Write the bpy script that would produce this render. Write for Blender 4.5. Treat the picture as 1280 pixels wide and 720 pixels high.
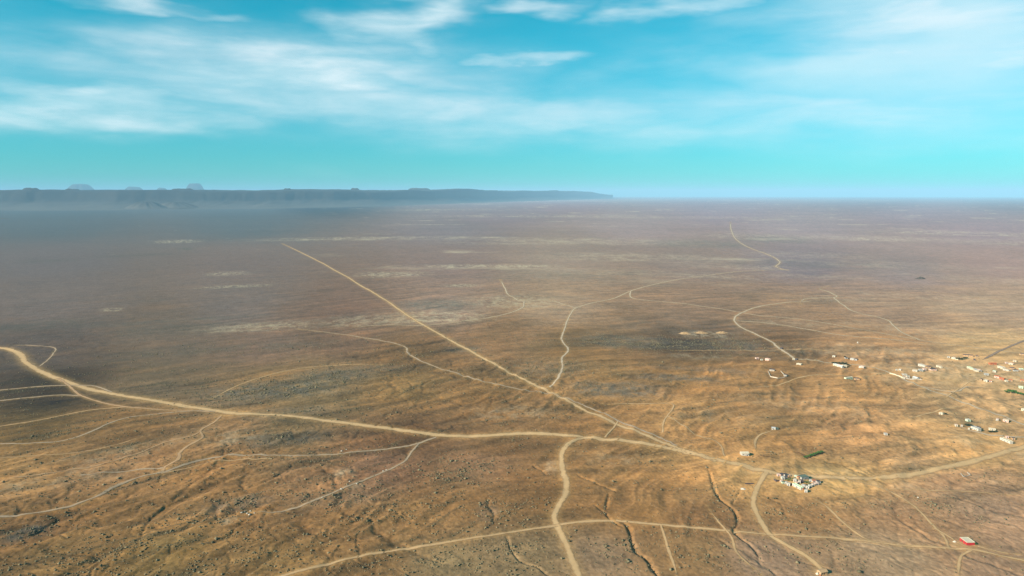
import bpy, math, random
import numpy as np
from mathutils import Vector

for o in list(bpy.data.objects):
    bpy.data.objects.remove(o, do_unlink=True)
scene = bpy.context.scene
COL = scene.collection
R = math.radians

# ------------------------------------------------------------------ camera
CAM_H = 300.0                      # a drone about 300 m above the plain
FOC = 865.0                        # focal length in photo pixels (1280 wide)
PITCH = math.atan((360 - 243) / FOC)
cam = bpy.data.cameras.new('camera')
cam.sensor_width = 36.0
cam.lens = 36.0 * FOC / 1280.0
cam.clip_start = 1.0
cam.clip_end = 400000.0
cam_o = bpy.data.objects.new('camera', cam)
COL.objects.link(cam_o)
cam_o.location = (0, 0, CAM_H)
cam_o.rotation_euler = (math.pi / 2 - PITCH, 0, 0)
scene.camera = cam_o

# ------------------------------------------------------------------ light
SUN_EL = R(26)
SUN_AZ = R(-119)                   # clockwise from +Y (view direction): left and a little behind
sun_dir = Vector((math.sin(SUN_AZ) * math.cos(SUN_EL), math.cos(SUN_AZ) * math.cos(SUN_EL), math.sin(SUN_EL)))
sl = bpy.data.lights.new('sun', 'SUN')
sl.energy = 5.0
sl.angle = R(0.55)
sl.color = (1.0, 0.89, 0.74)
so = bpy.data.objects.new('sun', sl)
COL.objects.link(so)
so.rotation_euler = (-sun_dir).to_track_quat('-Z', 'Y').to_euler()
so.location = (0, 0, 2000)

scene.view_settings.view_transform = 'Standard'
scene.view_settings.look = 'None'
scene.view_settings.gamma = 1.0
scene.view_settings.use_curve_mapping = False
scene.view_settings.exposure = 0.85
scene.cycles.volume_bounces = 2
scene.cycles.max_bounces = 6
scene.cycles.transparent_max_bounces = 12
scene.cycles.use_denoising = True
scene.cycles.denoising_prefilter = 'NONE'


class NT:
    """small helper that writes node trees"""
    def __init__(s, tree):
        s.t = tree; s.n = tree.nodes; s.l = tree.links
    def node(s, typ, ins=None, **kw):
        nd = s.n.new(typ)
        for k, v in kw.items():
            setattr(nd, k, v)
        for k, v in (ins or {}).items():
            s.put(nd.inputs[k], v)
        return nd
    def put(s, sock, v):
        if isinstance(v, bpy.types.NodeSocket):
            s.l.new(v, sock)
        elif isinstance(v, bpy.types.Node):
            s.l.new(v.outputs[0], sock)
        else:
            sock.default_value = v
    def m(s, op, a, b=0.0, c=0.0, clamp=False):
        nd = s.node('ShaderNodeMath', {0: a, 1: b, 2: c}, operation=op)
        nd.use_clamp = clamp
        return nd.outputs[0]
    def mix(s, f, a, b, typ='MIX'):
        nd = s.n.new('ShaderNodeMix')
        nd.data_type = 'RGBA'; nd.blend_type = typ
        s.put(nd.inputs[0], f); s.put(nd.inputs[6], a); s.put(nd.inputs[7], b)
        return nd.outputs[2]
    def ramp(s, f, stops, interp='LINEAR'):
        nd = s.n.new('ShaderNodeValToRGB')
        cr = nd.color_ramp; cr.interpolation = interp
        while len(cr.elements) < len(stops):
            cr.elements.new(0.5)
        for e, (p, c) in zip(cr.elements, stops):
            e.position = p
            e.color = c if len(c) == 4 else (*c, 1)
        s.put(nd.inputs[0], f)
        return nd.outputs[0]
    def smooth(s, v, lo, hi):
        nd = s.n.new('ShaderNodeMapRange'); nd.interpolation_type = 'SMOOTHSTEP'
        s.put(nd.inputs[0], v); s.put(nd.inputs[1], lo); s.put(nd.inputs[2], hi)
        s.put(nd.inputs[3], 0.0); s.put(nd.inputs[4], 1.0)
        return nd.outputs[0]
    def noise(s, vec, scale, detail=4.0, rough=0.55, dist=0.0):
        nd = s.node('ShaderNodeTexNoise', {'Scale': scale, 'Detail': detail, 'Roughness': rough, 'Distortion': dist})
        s.l.new(vec, nd.inputs['Vector'])
        return nd.outputs[0]
    def scalevec(s, vec, sc):
        nd = s.n.new('ShaderNodeVectorMath'); nd.operation = 'MULTIPLY'
        s.l.new(vec, nd.inputs[0]); nd.inputs[1].default_value = sc
        return nd.outputs[0]


# ------------------------------------------------------------------ sky
world = bpy.data.worlds.new('World')
scene.world = world
world.use_nodes = True
w = NT(world.node_tree)
w.n.clear()
sky = w.node('ShaderNodeTexSky', sky_type='NISHITA', sun_disc=False)
sky.sun_elevation = SUN_EL
sky.sun_rotation = SUN_AZ
sky.altitude = 900
sky.air_density = 1.0
sky.dust_density = 0.6
sky.ozone_density = 1.6
tc = w.node('ShaderNodeTexCoord')
gen = tc.outputs['Generated']
sep = w.node('ShaderNodeSeparateXYZ', {0: gen})
dx, dy, dz = sep.outputs
el = w.m('ARCSINE', dz)
az = w.m('ARCTAN2', dx, dy)
# the turquoise cast of the air in this picture
tint = w.mix(w.smooth(el, 0.0, R(15)), (0.125, 0.72, 0.84, 1), (0.012, 1.02, 0.97, 1))
base = w.mix(1.0, sky.outputs[0], tint, 'MULTIPLY')

def P2S(px, py):                   # photo pixel -> (azimuth, elevation) of that bit of sky
    x = (px - 640) / FOC; y = (360 - py) / FOC
    cp, sp = math.cos(PITCH), math.sin(PITCH)
    d = (x, cp + y * sp, -sp + y * cp)
    return math.atan2(d[0], d[1]), math.atan2(d[2], math.hypot(d[0], d[1]))

stre = w.scalevec(gen, (1.0, 1.0, 4.0))
stre2 = w.scalevec(gen, (1.0, 1.0, 5.5))
n_big = w.noise(stre, 3.1, 6, 0.55, 0.6)
n_mid = w.noise(stre2, 5.0, 6, 0.52, 0.5)
n_fine = w.noise(stre2, 21.0, 8, 0.62, 1.4)
warp_a = w.m('MULTIPLY', w.m('SUBTRACT', w.noise(stre, 5.0, 4, 0.5), 0.5), 0.5)
warp_e = w.m('MULTIPLY', w.m('SUBTRACT', w.noise(stre, 7.0, 4, 0.5), 0.5), 0.085)
az_w = w.m('ADD', az, warp_a)
el_w = w.m('ADD', el, warp_e)

def bank(px, py, rx, ry, amt, tilt=0.0):
    a0, e0 = P2S(px, py)
    a1 = w.m('DIVIDE', w.m('SUBTRACT', az_w, a0), rx / FOC)
    ee = w.m('SUBTRACT', el_w, e0)
    if tilt:
        ee = w.m('SUBTRACT', ee, w.m('MULTIPLY', w.m('SUBTRACT', az_w, a0), tilt))
    e1 = w.m('DIVIDE', ee, ry / FOC)
    d2 = w.m('ADD', w.m('MULTIPLY', a1, a1), w.m('MULTIPLY', e1, e1))
    g = w.m('POWER', 2.71828, w.m('MULTIPLY', d2, -1.0))
    return w.m('MULTIPLY', g, amt)

banks = [  # px, py, rx, ry, amount, tilt
    (340, 88, 250, 34, 0.80, 0.03), (60, 132, 170, 20, 0.85, 0.0), (520, 18, 70, 44, 0.72, 0.2), (200, 70, 150, 22, 0.5, 0.05),
    (420, 130, 360, 30, 0.58, -0.04), (690, 152, 330, 28, 0.50, 0.0),
    (1170, 30, 200, 95, 0.66, 0.05), (1240, 70, 170, 44, 0.62, 0.15), (1090, 130, 300, 44, 0.48, 0.0), (1180, 150, 240, 44, 0.42, 0.0),
    (690, 70, 62, 7, 0.45, 0.0), (690, 3, 60, 10, 0.5, 0.05), (850, 5, 50, 12, 0.55, 0.0), (210, 4, 55, 9, 0.5, -0.1),
]
tot = None
for b in banks:
    g = bank(*b)
    tot = g if tot is None else w.m('MAXIMUM', tot, g)
# thin cirrus everywhere else in the sky as well
rest = w.m('MULTIPLY', w.smooth(n_big, 0.52, 0.80), 0.20)
tot = w.m('MAXIMUM', tot, rest)
tex = w.m('ADD', w.m('MULTIPLY', n_mid, 1.12), w.m('MULTIPLY', n_fine, 0.22))
tex = w.smooth(tex, 0.30, 1.02)
dens = w.m('MULTIPLY', tot, w.m('ADD', w.m('MULTIPLY', tex, 0.80), 0.44), clamp=True)
veil = w.m('MAXIMUM', bank(1170, 40, 180, 85, 0.62, 0.03), w.m('MAXIMUM', bank(320, 96, 270, 30, 0.42, 0.02), bank(60, 132, 150, 16, 0.45, 0.0)))
veil = w.m('MULTIPLY', veil, w.m('ADD', w.m('MULTIPLY', n_big, 0.9), 0.55))
dens = w.m('MAXIMUM', dens, veil)
low = w.smooth(el, 0.0, R(5.5))
dens = w.m('MULTIPLY', dens, w.m('ADD', w.m('MULTIPLY', low, 0.88), 0.12))
cloud = w.mix(n_mid, (5.2, 7.3, 7.6, 1), (7.8, 7.7, 7.9, 1))
skyc = w.mix(dens, base, cloud)
bg = w.node('ShaderNodeBackground', {'Color': skyc, 'Strength': 0.075})
out = w.node('ShaderNodeOutputWorld', {'Surface': bg.outputs[0]})

# ------------------------------------------------------------------ noise in numpy
_rng = np.random.default_rng(12345)
_ga = _rng.random(4096) * 2 * math.pi
_GX = np.cos(_ga).astype(np.float32); _GY = np.sin(_ga).astype(np.float32)
_PM = _rng.permutation(4096).astype(np.int32)

def perlin(x, y, seed=0):
    x = np.asarray(x, np.float64); y = np.asarray(y, np.float64)
    xf = np.floor(x); yf = np.floor(y)
    fx = (x - xf).astype(np.float32); fy = (y - yf).astype(np.float32)
    x0 = xf.astype(np.int32); y0 = yf.astype(np.int32) + np.int32(seed * 131)
    u = fx * fx * fx * (fx * (fx * 6 - 15) + 10); v = fy * fy * fy * (fy * (fy * 6 - 15) + 10)
    r0 = _PM[y0 & 4095]; r1 = _PM[(y0 + 1) & 4095]
    def g(row, i, j):
        k = (row + _PM[(x0 + i) & 4095]) & 4095
        k = _PM[k]
        return _GX[k] * (fx - i) + _GY[k] * (fy - j)
    n0 = g(r0, 0, 0); n0 += (g(r0, 1, 0) - n0) * u
    n1 = g(r1, 0, 1); n1 += (g(r1, 1, 1) - n1) * u
    return (n0 + (n1 - n0) * v) * np.float32(1.45)          # about -1..1

def fbm(x, y, scale, octs=4, seed=0, gain=0.5):
    s = 0; a = 1.0; t = 0; f = 1.0 / scale
    for k in range(octs):
        s = s + a * perlin(x * f + 17.3 * k, y * f - 9.1 * k, seed + k)
        t += a; a *= gain; f *= 2.03
    return s / t

def sstep(a, b, x):
    t = np.clip((x - a) / (b - a), 0, 1)
    return t * t * (3 - 2 * t)

# ------------------------------------------------------------------ terrain
def erosion(x, y):
    """thin branching rills, 0..1, running across the slope"""
    w1 = fbm(x, y, 90, 4, 70, 0.6); w2 = fbm(x, y, 90, 4, 74, 0.6)
    wx = x + 30 * w1; wy = y + 30 * w2
    n = perlin(wx / 95.0, wy / 140.0, 78)
    m = perlin(wx / 41.0, wy / 60.0, 79)
    k = perlin(wx / 19.0, wy / 28.0, 80)
    return np.exp(-(n / 0.045) ** 2) + 0.6 * np.exp(-(m / 0.07) ** 2) + 0.4 * np.exp(-(k / 0.10) ** 2)

def folds(x, y):
    """low curving ridges left by old drainage"""
    wx = x + 34 * fbm(x, y, 150, 3, 61); wy = y + 34 * fbm(x, y, 150, 3, 64)
    u = wx * 0.59 + wy * 0.81; v = -wx * 0.81 + wy * 0.59
    n = perlin(u / 150.0, v / 30.0, 66); m = perlin(u / 70.0, v / 15.0, 67)
    return (1 - np.abs(n) * 2) * 0.7 + (1 - np.abs(m) * 2) * 0.35

def fold_mask(x, y):
    g = 0
    for cx, cy, rr in ((420, 930, 270), (-400, 700, 210), (150, 720, 130), (-180, 620, 130), (60, 1050, 220), (600, 1150, 260)):
        g = g + np.exp(-(((x - cx) ** 2 + (y - cy) ** 2) / rr ** 2) ** 2)
    return np.clip(g, 0, 1)

def height(x, y):
    x = np.asarray(x, float); y = np.asarray(y, float)
    r = np.hypot(x, y)
    z = 5.0 * fbm(x + 300, y, 520, 3, 5) * np.clip(2500 / np.maximum(r, 2500), 0, 1)
    near = np.clip((3800 - r) / 2200, 0, 1)
    z = z + near * (1.5 * fbm(x, y, 85, 3, 11))
    z = z + np.clip((1700 - r) / 700, 0, 1) * 0.42 * fbm(x, y, 15, 3, 19, 0.65)
    em = sstep(-0.25, 0.35, fbm(x, y, 420, 2, 31)) * np.clip((2200 - r) / 900, 0, 1)
    z = z - 0.85 * em * erosion(x, y)
    z = z + 2.6 * fold_mask(x, y) * folds(x, y)
    z = z + 4.0 * fbm(x, y, 2600, 3, 41) * np.clip((r - 1500) / 3000, 0, 1) * np.clip((9000 - r) / 4000, 0, 1)
    return z

def mpp(px, py):                                  # metres per photo pixel at that spot
    p = pix(px, py)[0]
    return math.sqrt(p[0] ** 2 + p[1] ** 2 + CAM_H ** 2) / FOC / math.sqrt(1 + ((px - 640) / FOC) ** 2 * 0)

# polar grid: fine where the photograph looks, coarse behind
HALF = R(46)
NA, NB = 1120, 60
ang = np.concatenate([np.linspace(-HALF, HALF, NA), np.linspace(HALF, 2 * math.pi - HALF, NB + 2)[1:-1]])
n_ring = 700
inv = np.linspace(1 / 500.0, 1 / 14000.0, n_ring)
rad = np.concatenate([np.array([40, 120, 220, 310, 380, 430, 470.0]), 1 / inv, np.geomspace(14500, 90000, 42)])
AA, RR = np.meshgrid(ang, rad, indexing='xy')
GX = RR * np.sin(AA); GY = RR * np.cos(AA)
GZ = height(GX, GY)
NR_, NA_ = GX.shape

def grid_index(x, y):
    a = np.arctan2(x, y); r = np.hypot(x, y)
    ia = (a + HALF) / (2 * HALF) * (NA - 1)
    ir = np.interp(r, rad, np.arange(len(rad)))
    return ia, ir

GZ0 = GZ
def gz0(x, y):
    ia, ir = grid_index(x, y)
    ia = np.clip(ia, 0, NA - 1.001); ir = np.clip(ir, 0, NR_ - 1.001)
    a0 = ia.astype(int); r0 = ir.astype(int); fa = ia - a0; fr = ir - r0
    return ((GZ0[r0, a0] * (1 - fa) + GZ0[r0, a0 + 1] * fa) * (1 - fr) + (GZ0[r0 + 1, a0] * (1 - fa) + GZ0[r0 + 1, a0 + 1] * fa) * fr)

def pix(px, py):
    """where the sight line of photo pixel (px, py) meets the ground, as world x, y"""
    px = np.atleast_1d(np.asarray(px, float)); py = np.atleast_1d(np.asarray(py, float))
    cp, sp = math.cos(PITCH), math.sin(PITCH)
    vx = (px - 640) / FOC; vy = (360 - py) / FOC
    D = np.stack([vx, cp + vy * sp, -sp + vy * cp], -1)
    t0 = CAM_H / -np.minimum(D[:, 2], -1e-4)
    lo = t0 * 0.9; hi = t0 * 1.1
    for _ in range(26):
        mid = (lo + hi) / 2
        above = CAM_H + D[:, 2] * mid > gz0(D[:, 0] * mid, D[:, 1] * mid)
        lo = np.where(above, mid, lo); hi = np.where(above, hi, mid)
    t = (lo + hi) / 2
    return np.stack([D[:, 0] * t, D[:, 1] * t], -1)

def splat(arr, pts, radius, amp, mode='max', prof=None):
    """radius, amp: scalar or per point; stamps soft discs onto a grid array"""
    pts = np.asarray(pts)
    radius = np.broadcast_to(radius, (len(pts),)); amp = np.broadcast_to(amp, (len(pts),))
    IA, IR = grid_index(pts[:, 0], pts[:, 1])
    for (x, y), rd, am, ia, ir in zip(pts, radius, amp, IA, IR):
        r = math.hypot(x, y)
        if ia < -40 or ia > NA + 40:
            continue
        da = int(rd * 2.2 / (r * 2 * HALF / NA)) + 2
        k0 = int(np.searchsorted(rad, r - rd * 2.2)) - 1; k1 = int(np.searchsorted(rad, r + rd * 2.2)) + 2
        a0 = max(0, int(ia) - da); a1 = min(NA, int(ia) + da + 2)
        k0 = max(0, k0); k1 = min(NR_, k1)
        if a0 >= a1 or k0 >= k1:
            continue
        sl_ = (slice(k0, k1), slice(a0, a1))
        d2 = ((GX[sl_] - x) ** 2 + (GY[sl_] - y) ** 2) / (rd * rd)
        g = am * np.exp(-d2)
        if mode == 'max':
            arr[sl_] = np.maximum(arr[sl_], g)
        else:
            arr[sl_] = np.maximum(arr[sl_], g)

def curve(pxs, step=4.0, wob=0.0, seed=0):
    """smooth polyline through ground points given as photo pixels, resampled in metres"""
    P = pix([p[0] for p in pxs], [p[1] for p in pxs])
    n = len(P); out_ = []
    for i in range(n - 1):
        p0 = P[max(i - 1, 0)]; p1 = P[i]; p2 = P[i + 1]; p3 = P[min(i + 2, n - 1)]
        L = np.hypot(*(p2 - p1)); k = max(2, int(L / step))
        # centripetal-ish tangents scaled to the segment
        def tang(a, b, c):
            l1 = np.hypot(*(b - a)) + 1e-6; l2 = np.hypot(*(c - b)) + 1e-6
            return ((b - a) / l1 * l2 + (c - b) / l2 * l1) / (l1 + l2)
        t1 = tang(p0, p1, p2) * L if i > 0 else (p2 - p1)
        t2 = tang(p1, p2, p3) * L if i < n - 2 else (p2 - p1)
        for j in range(k):
            t = j / k
            out_.append((2*t**3 - 3*t**2 + 1) * p1 + (t**3 - 2*t**2 + t) * t1 + (-2*t**3 + 3*t**2) * p2 + (t**3 - t**2) * t2)
    out_.append(P[-1])
    Q = np.array(out_)
    if wob:
        tg = np.gradient(Q, axis=0); tg /= np.linalg.norm(tg, axis=1)[:, None] + 1e-9
        nv = np.stack([-tg[:, 1], tg[:, 0]], -1)
        s = np.concatenate([[0], np.cumsum(np.hypot(*np.diff(Q, axis=0).T))])
        nn = perlin(s / 45.0, s * 0 + seed * 7.7, 300 + seed) + 0.5 * perlin(s / 17.0, s * 0 + seed * 3.1, 340 + seed)
        Q = Q + nv * (nn * wob)[:, None]
    return Q

# gullies cut into the plain (photo pixels along their beds; width, depth in metres)
gullies = [
    ([(776, 650), (786, 662), (789, 676), (796, 688), (806, 697), (815, 710), (826, 722), (840, 740)], 3.2, 5.0),
    ([(884, 585), (891, 604), (897, 620), (908, 630), (917, 637), (921, 650), (917, 664), (930, 676), (944, 690), (950, 708)], 2.6, 4.0),
    ([(925, 610), (921, 618), (917, 632)], 1.6, 2.5),
    ([(720, 592), (736, 600), (752, 607), (768, 612), (772, 616)], 1.9, 2.6),
    ([(762, 617), (760, 627), (757, 636)], 2.6, 3.6),
    ([(742, 630), (755, 640), (764, 648), (772, 655), (780, 660)], 2.0, 2.5),
    ([(609, 622), (614, 634), (617, 645), (615, 654)], 2.6, 2.6),
    ([(632, 668), (640, 688), (652, 702), (672, 710), (690, 722)], 2.0, 2.6),
    ([(-10, 686), (20, 678), (45, 666), (62, 655), (78, 644)], 2.8, 2.6),
    ([(30, 664), (60, 668), (90, 674)], 1.8, 1.8), ([(62, 656), (95, 658), (128, 661)], 1.8, 1.8),
    ([(0, 628), (55, 616), (90, 607), (130, 606), (190, 601)], 2.0, 1.8),
    ([(200, 628), (240, 624), (300, 613), (330, 602), (362, 586), (378, 575)], 2.2, 2.0),
    ([(110, 650), (160, 640), (180, 632)], 1.8, 1.6), ([(60, 600), (90, 594), (110, 589)], 2.4, 2.0),
    ([(668, 580), (676, 586), (684, 594)], 2.2, 2.4), ([(1030, 552), (1050, 540), (1075, 527), (1090, 515)], 4.0, 2.0),
    ([(1010, 566), (1024, 558), (1034, 550)], 3.0, 2.0),
]
carve = np.zeros_like(GZ)
gully_pts = []
for k, (pp, gw, gd) in enumerate(gullies):
    Q = curve(pp, 1.2, gw * 1.1, 40 + k)
    s = np.linspace(0, 1, len(Q))
    taper = np.clip(np.minimum(s, 1 - s) * 6 + 0.25, 0, 1)
    var = 1 + 0.45 * perlin(np.arange(len(Q)) / 9.0, np.zeros(len(Q)) + k, 900)
    splat(carve, Q, gw * 0.62 * np.clip(var, 0.5, 1.7), gd * 0.42 * taper * np.clip(var, 0.6, 1.4))
    gully_pts.append((Q, gw))
GZ = GZ - carve

# ------------------------------------------------------------------ roads (photo pixels along the centre line)
roads = [
  # name, label, width m, tone, wobble, points
  ('dirt_road', 'wide graded dirt road sweeping across the plain through the junction', 9.5, 'sand', 0.8,
   [(-60, 433), (-15, 434), (8, 436), (24, 442), (32, 453), (52, 465), (80, 476), (110, 486), (150, 494), (200, 502), (260, 512), (300, 517), (350, 519), (400, 525),
    (450, 531), (500, 538), (550, 544), (600, 545), (650, 542), (700, 544), (750, 549), (800, 553), (850, 563), (900, 576), (940, 586),
    (980, 593), (1020, 597), (1070, 598), (1120, 595), (1165, 588), (1210, 578), (1250, 567), (1300, 553), (1380, 530)]),
  ('dirt_road', 'dead straight dirt road running diagonally to the far plain', 6.5, 'sand', 0.3,
   [(352, 304), (400, 327.5), (440, 350), (480, 374), (520, 401), (560, 424), (600, 446), (650, 472), (700, 497), (750, 520), (800, 541), (850, 561), (895, 577)]),
  ('dirt_track', 'pale narrow track joining the straight road from its left side', 3.6, 'pale', 1.0,
   [(372, 411), (420, 417), (460, 423), (500, 431), (507, 434), (510, 441), (522, 449), (545, 459), (575, 468), (610, 478), (650, 487), (690, 492), (712, 499), (730, 507), (760, 519), (800, 537), (828, 549), (846, 557)]),
  ('dirt_track', 'winding pale track climbing from the straight road to a fork', 3.8, 'chalk', 1.2,
   [(687, 484), (699, 470), (703, 457), (702, 448), (710, 438), (703, 427), (706, 410), (713, 393), (720, 385), (735, 380), (770, 372), (788, 364), (830, 353), (880, 345), (930, 339), (986, 337)]),
  ('dirt_track', 'short left arm of the forked pale track', 3.6, 'chalk', 1.0,
   [(720, 385), (706, 381), (682, 375), (655, 377), (640, 371), (631, 360), (625, 349)]),
  ('dirt_track', 'pale track crossing sandy ground beside the straight road', 3.4, 'chalk', 1.0,
   [(655, 377), (652, 385), (638, 391), (600, 399), (560, 404), (520, 407), (490, 406), (440, 409)]),
  ('dirt_track', 'far zigzag track running up to the hazy horizon', 7.0, 'chalk', 2.0,
   [(985, 338), (973, 335), (975, 328), (966, 321), (940, 311), (921, 300), (915, 290), (913, 277)]),
  ('dirt_track', 'hooked pale track with a tight bend on the right plain', 5.0, 'chalk', 1.0,
   [(1010, 377), (985, 378), (955, 382), (932, 389), (918, 401), (926, 409), (945, 418), (960, 425), (978, 438), (993, 449)]),
  ('dirt_track', 'long faint track crossing the right plain towards the settlement', 4.0, 'chalk', 1.5,
   [(788, 364), (792, 373), (850, 379), (900, 386), (945, 394), (1000, 399), (1060, 409), (1110, 418), (1160, 427), (1230, 436), (1300, 444)]),
  ('dirt_track', 'zigzag track dropping towards the settlement from the far right plain', 4.5, 'chalk', 1.2,
   [(1000, 380), (1012, 373), (1042, 372), (1038, 366), (1025, 361), (1038, 357)]),
  ('dirt_track', 'bent track with a kink on the right plain', 4.2, 'chalk', 1.2,
   [(1042, 372), (1052, 380), (1072, 391), (1106, 399), (1118, 408), (1130, 417), (1150, 425)]),
  ('dirt_track', 'faint level track far out on the right plain', 5.0, 'chalk', 2.0, [(1160, 364), (1200, 369), (1240, 374), (1300, 381)]),
  ('dirt_track', 'pale track along the right side of the plain below the outcrop', 4.0, 'chalk', 1.5, [(918, 401), (960, 404), (1010, 412), (1060, 420), (1110, 424), (1180, 434)]),
  ('dirt_track', 'track passing along the foot of the right settlement', 4.6, 'chalk', 0.8,
   [(993, 449), (1030, 453), (1080, 457), (1112, 466), (1150, 483), (1200, 502), (1240, 516), (1290, 534), (1360, 560)]),
  ('dirt_track', 'faint straight line of a track crossing the orange plain', 2.6, 'sand', 0.8,
   [(840, 438), (900, 438), (960, 438), (1030, 438), (1060, 440)]),
  ('dirt_track', 'dirt track crossing the whole foreground from left to right', 3.6, 'ochre', 0.8,
   [(290, 740), (360, 718), (420, 703), (480, 690), (540, 681), (600, 671), (650, 664), (692, 658), (720, 653), (760, 651), (800, 654), (850, 658), (900, 663), (960, 668), (1000, 670),
    (1060, 675), (1120, 681), (1180, 685), (1215, 687), (1250, 695), (1300, 706), (1380, 722)]),
  ('dirt_road', 'wide sandy track winding down the middle foreground', 5.5, 'sand', 1.0,
   [(732, 547), (716, 551), (705, 561), (702, 576), (704, 592), (708, 606), (706, 620), (697, 634), (693, 648), (700, 664), (708, 680), (716, 700), (722, 718), (728, 740)]),
  ('dirt_road', 'sandy track running down from the junction past the hut cluster', 5.0, 'sand', 0.8,
   [(958, 590), (946, 611), (942, 629), (950, 650), (962, 668), (985, 682), (1010, 697), (1026, 711), (1042, 730)]),
  ('dirt_track', 'thin curved track below the hut cluster', 2.4, 'ochre', 0.8,
   [(1014, 620), (1034, 634), (1050, 650), (1065, 663), (1085, 675), (1104, 680)]),
  ('dirt_track', 'thin track leading to the red house from the main road', 2.4, 'ochre', 0.8,
   [(1062, 600), (1105, 612), (1140, 631), (1165, 655), (1178, 668), (1186, 684)]),
  ('dirt_track', 'short track beside the red house', 2.4, 'ochre', 0.5, [(1168, 660), (1186, 671), (1200, 680), (1216, 687)]),
  ('dirt_track', 'narrow track leaving the bottom edge below the red house', 2.4, 'ochre', 0.6, [(1214, 688), (1202, 694), (1198, 706), (1200, 730)]),
  ('dirt_track', 'faint track to the right of the red house', 2.2, 'ochre', 0.5, [(1222, 683), (1250, 690), (1300, 692)]),
  ('dirt_track', 'thin straight track going down right of the deep gully', 2.2, 'ochre', 0.6, [(826, 656), (832, 676), (840, 700), (850, 732)]),
  ('dirt_track', 'thin track between the right gully and the junction track', 2.0, 'ochre', 0.9, [(884, 632), (900, 655), (914, 672), (920, 690), (934, 704), (956, 722)]),
  ('dirt_track', 'upper of two level tracks leaving the left edge', 3.4, 'pale', 0.8, [(-40, 491), (0, 488), (40, 484), (80, 482), (112, 482), (140, 490)]),
  ('dirt_track', 'lower of two level tracks leaving the left edge', 3.4, 'pale', 0.8, [(-40, 504), (0, 501), (40, 497), (80, 494), (102, 495)]),
  ('dirt_track', 'orange side track running alongside the main road on the left', 4.0, 'rust', 0.8,
   [(72, 473), (86, 482), (100, 494), (130, 504), (160, 509), (220, 513), (262, 515)]),
  ('dirt_track', 'faint diagonal track on the left edge', 2.6, 'ochre', 0.8, [(-40, 540), (0, 533), (40, 527), (90, 517), (130, 511), (160, 509)]),
  ('dirt_track', 'pale curving track looping below the main road on the left', 3.0, 'pale', 0.8,
   [(-40, 554), (0, 555), (40, 554), (80, 551), (110, 541), (140, 528), (160, 522), (200, 517), (240, 514), (270, 514)]),
  ('dirt_track', 'thin kinked track above the main road bend', 2.4, 'pale', 0.6, [(10, 431), (40, 432), (68, 435), (66, 443), (50, 458)]),
  ('dirt_track', 'crooked orange track dropping from the main road on the left', 3.6, 'rust', 0.8,
   [(276, 520), (266, 529), (252, 537), (251, 549), (236, 557), (226, 565), (222, 575), (206, 584), (202, 592)]),
  ('dirt_track', 'long pale track crossing the left foreground to the main road', 3.4, 'pale', 0.8,
   [(-40, 652), (40, 642), (90, 633), (115, 623), (150, 606), (180, 595), (202, 591), (230, 581), (260, 574), (300, 569), (360, 570), (420, 568), (480, 562), (520, 555), (545, 547)]),
  ('dirt_track', 'stone-lined track curving down in the left foreground', 2.8, 'pale', 0.6,
   [(524, 554), (515, 564), (505, 577), (480, 590), (440, 606), (400, 623), (370, 635), (340, 641), (314, 640)]),
  ('dirt_track', 'second faint strand beside the long pale track', 2.2, 'ochre', 1.0, [(202, 592), (240, 584), (280, 576), (310, 573), (340, 574)]),
  ('dirt_track', 'pale strand on eroded ground in the left foreground', 2.4, 'pale', 1.2, [(100, 594), (130, 590), (160, 589), (190, 586), (204, 585)]),
  ('dirt_track', 'brown curved track above the main road on the left', 2.6, 'ochre', 0.8, [(264, 499), (300, 481), (340, 468), (380, 460), (420, 457), (480, 456)]),
  ('dirt_track', 'short spur track rising beside the right end of the straight road', 2.6, 'ochre', 0.6, [(828, 541), (830, 526), (840, 512), (842, 506), (800, 505), (750, 505)]),
  ('dirt_track', 'thin winding track above the straight road near the shed', 2.4, 'ochre', 0.8, [(834, 520), (858, 534), (876, 546), (896, 553), (905, 570)]),
  ('dirt_track', 'bent track rising from the white shed to the small house', 2.6, 'ochre', 0.6, [(946, 566), (944, 553), (950, 544), (964, 539), (974, 535)]),
  ('dirt_track', 'faint settlement track to the right of the cottages', 3.0, 'chalk', 0.8, [(1150, 483), (1190, 490), (1215, 484), (1250, 488)]),
  ('dirt_track', 'bare sandy track below the long white houses', 3.4, 'chalk', 0.8, [(1185, 530), (1220, 540), (1252, 545), (1300, 548)]),
  ('dirt_track', 'faint straight track crossing the lower right plain', 1.8, 'ochre', 0.8, [(1105, 612), (1160, 613), (1230, 616), (1300, 621)]),
  ('dirt_track', 'short track between the cottages and the settlement track', 2.4, 'sand', 0.8, [(1130, 526), (1160, 517), (1185, 511), (1210, 505)]),
  ('dirt_track', 'curving track left of the walled yard on the orange plain', 2.4, 'sand', 1.0, [(1112, 466), (1070, 472), (1030, 468), (1000, 472), (965, 482), (930, 484)]),
  ('dirt_track', 'orange braided strand on the eroded left foreground', 2.0, 'rust', 1.6, [(-20, 604), (60, 592), (120, 582), (170, 568), (205, 554), (240, 545), (252, 538)]),
  ('dirt_track', 'second braided strand above the eroded left foreground', 1.8, 'ochre', 1.4, [(-20, 574), (60, 569), (120, 562), (160, 552), (186, 543)]),
  ('dirt_track', 'diagonal track climbing the slope right of the settlement track', 2.6, 'sand', 0.8, [(1183, 496), (1222, 474), (1258, 466), (1290, 462)]),
  ('dirt_track', 'short crossing track between the straight road and its neighbour', 2.4, 'sand', 0.5, [(772, 527), (766, 536), (756, 547)]),
]
asphalt = [(1228, 450), (1234, 447), (1250, 438.5), (1270, 430), (1300, 418), (1360, 398)]

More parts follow.
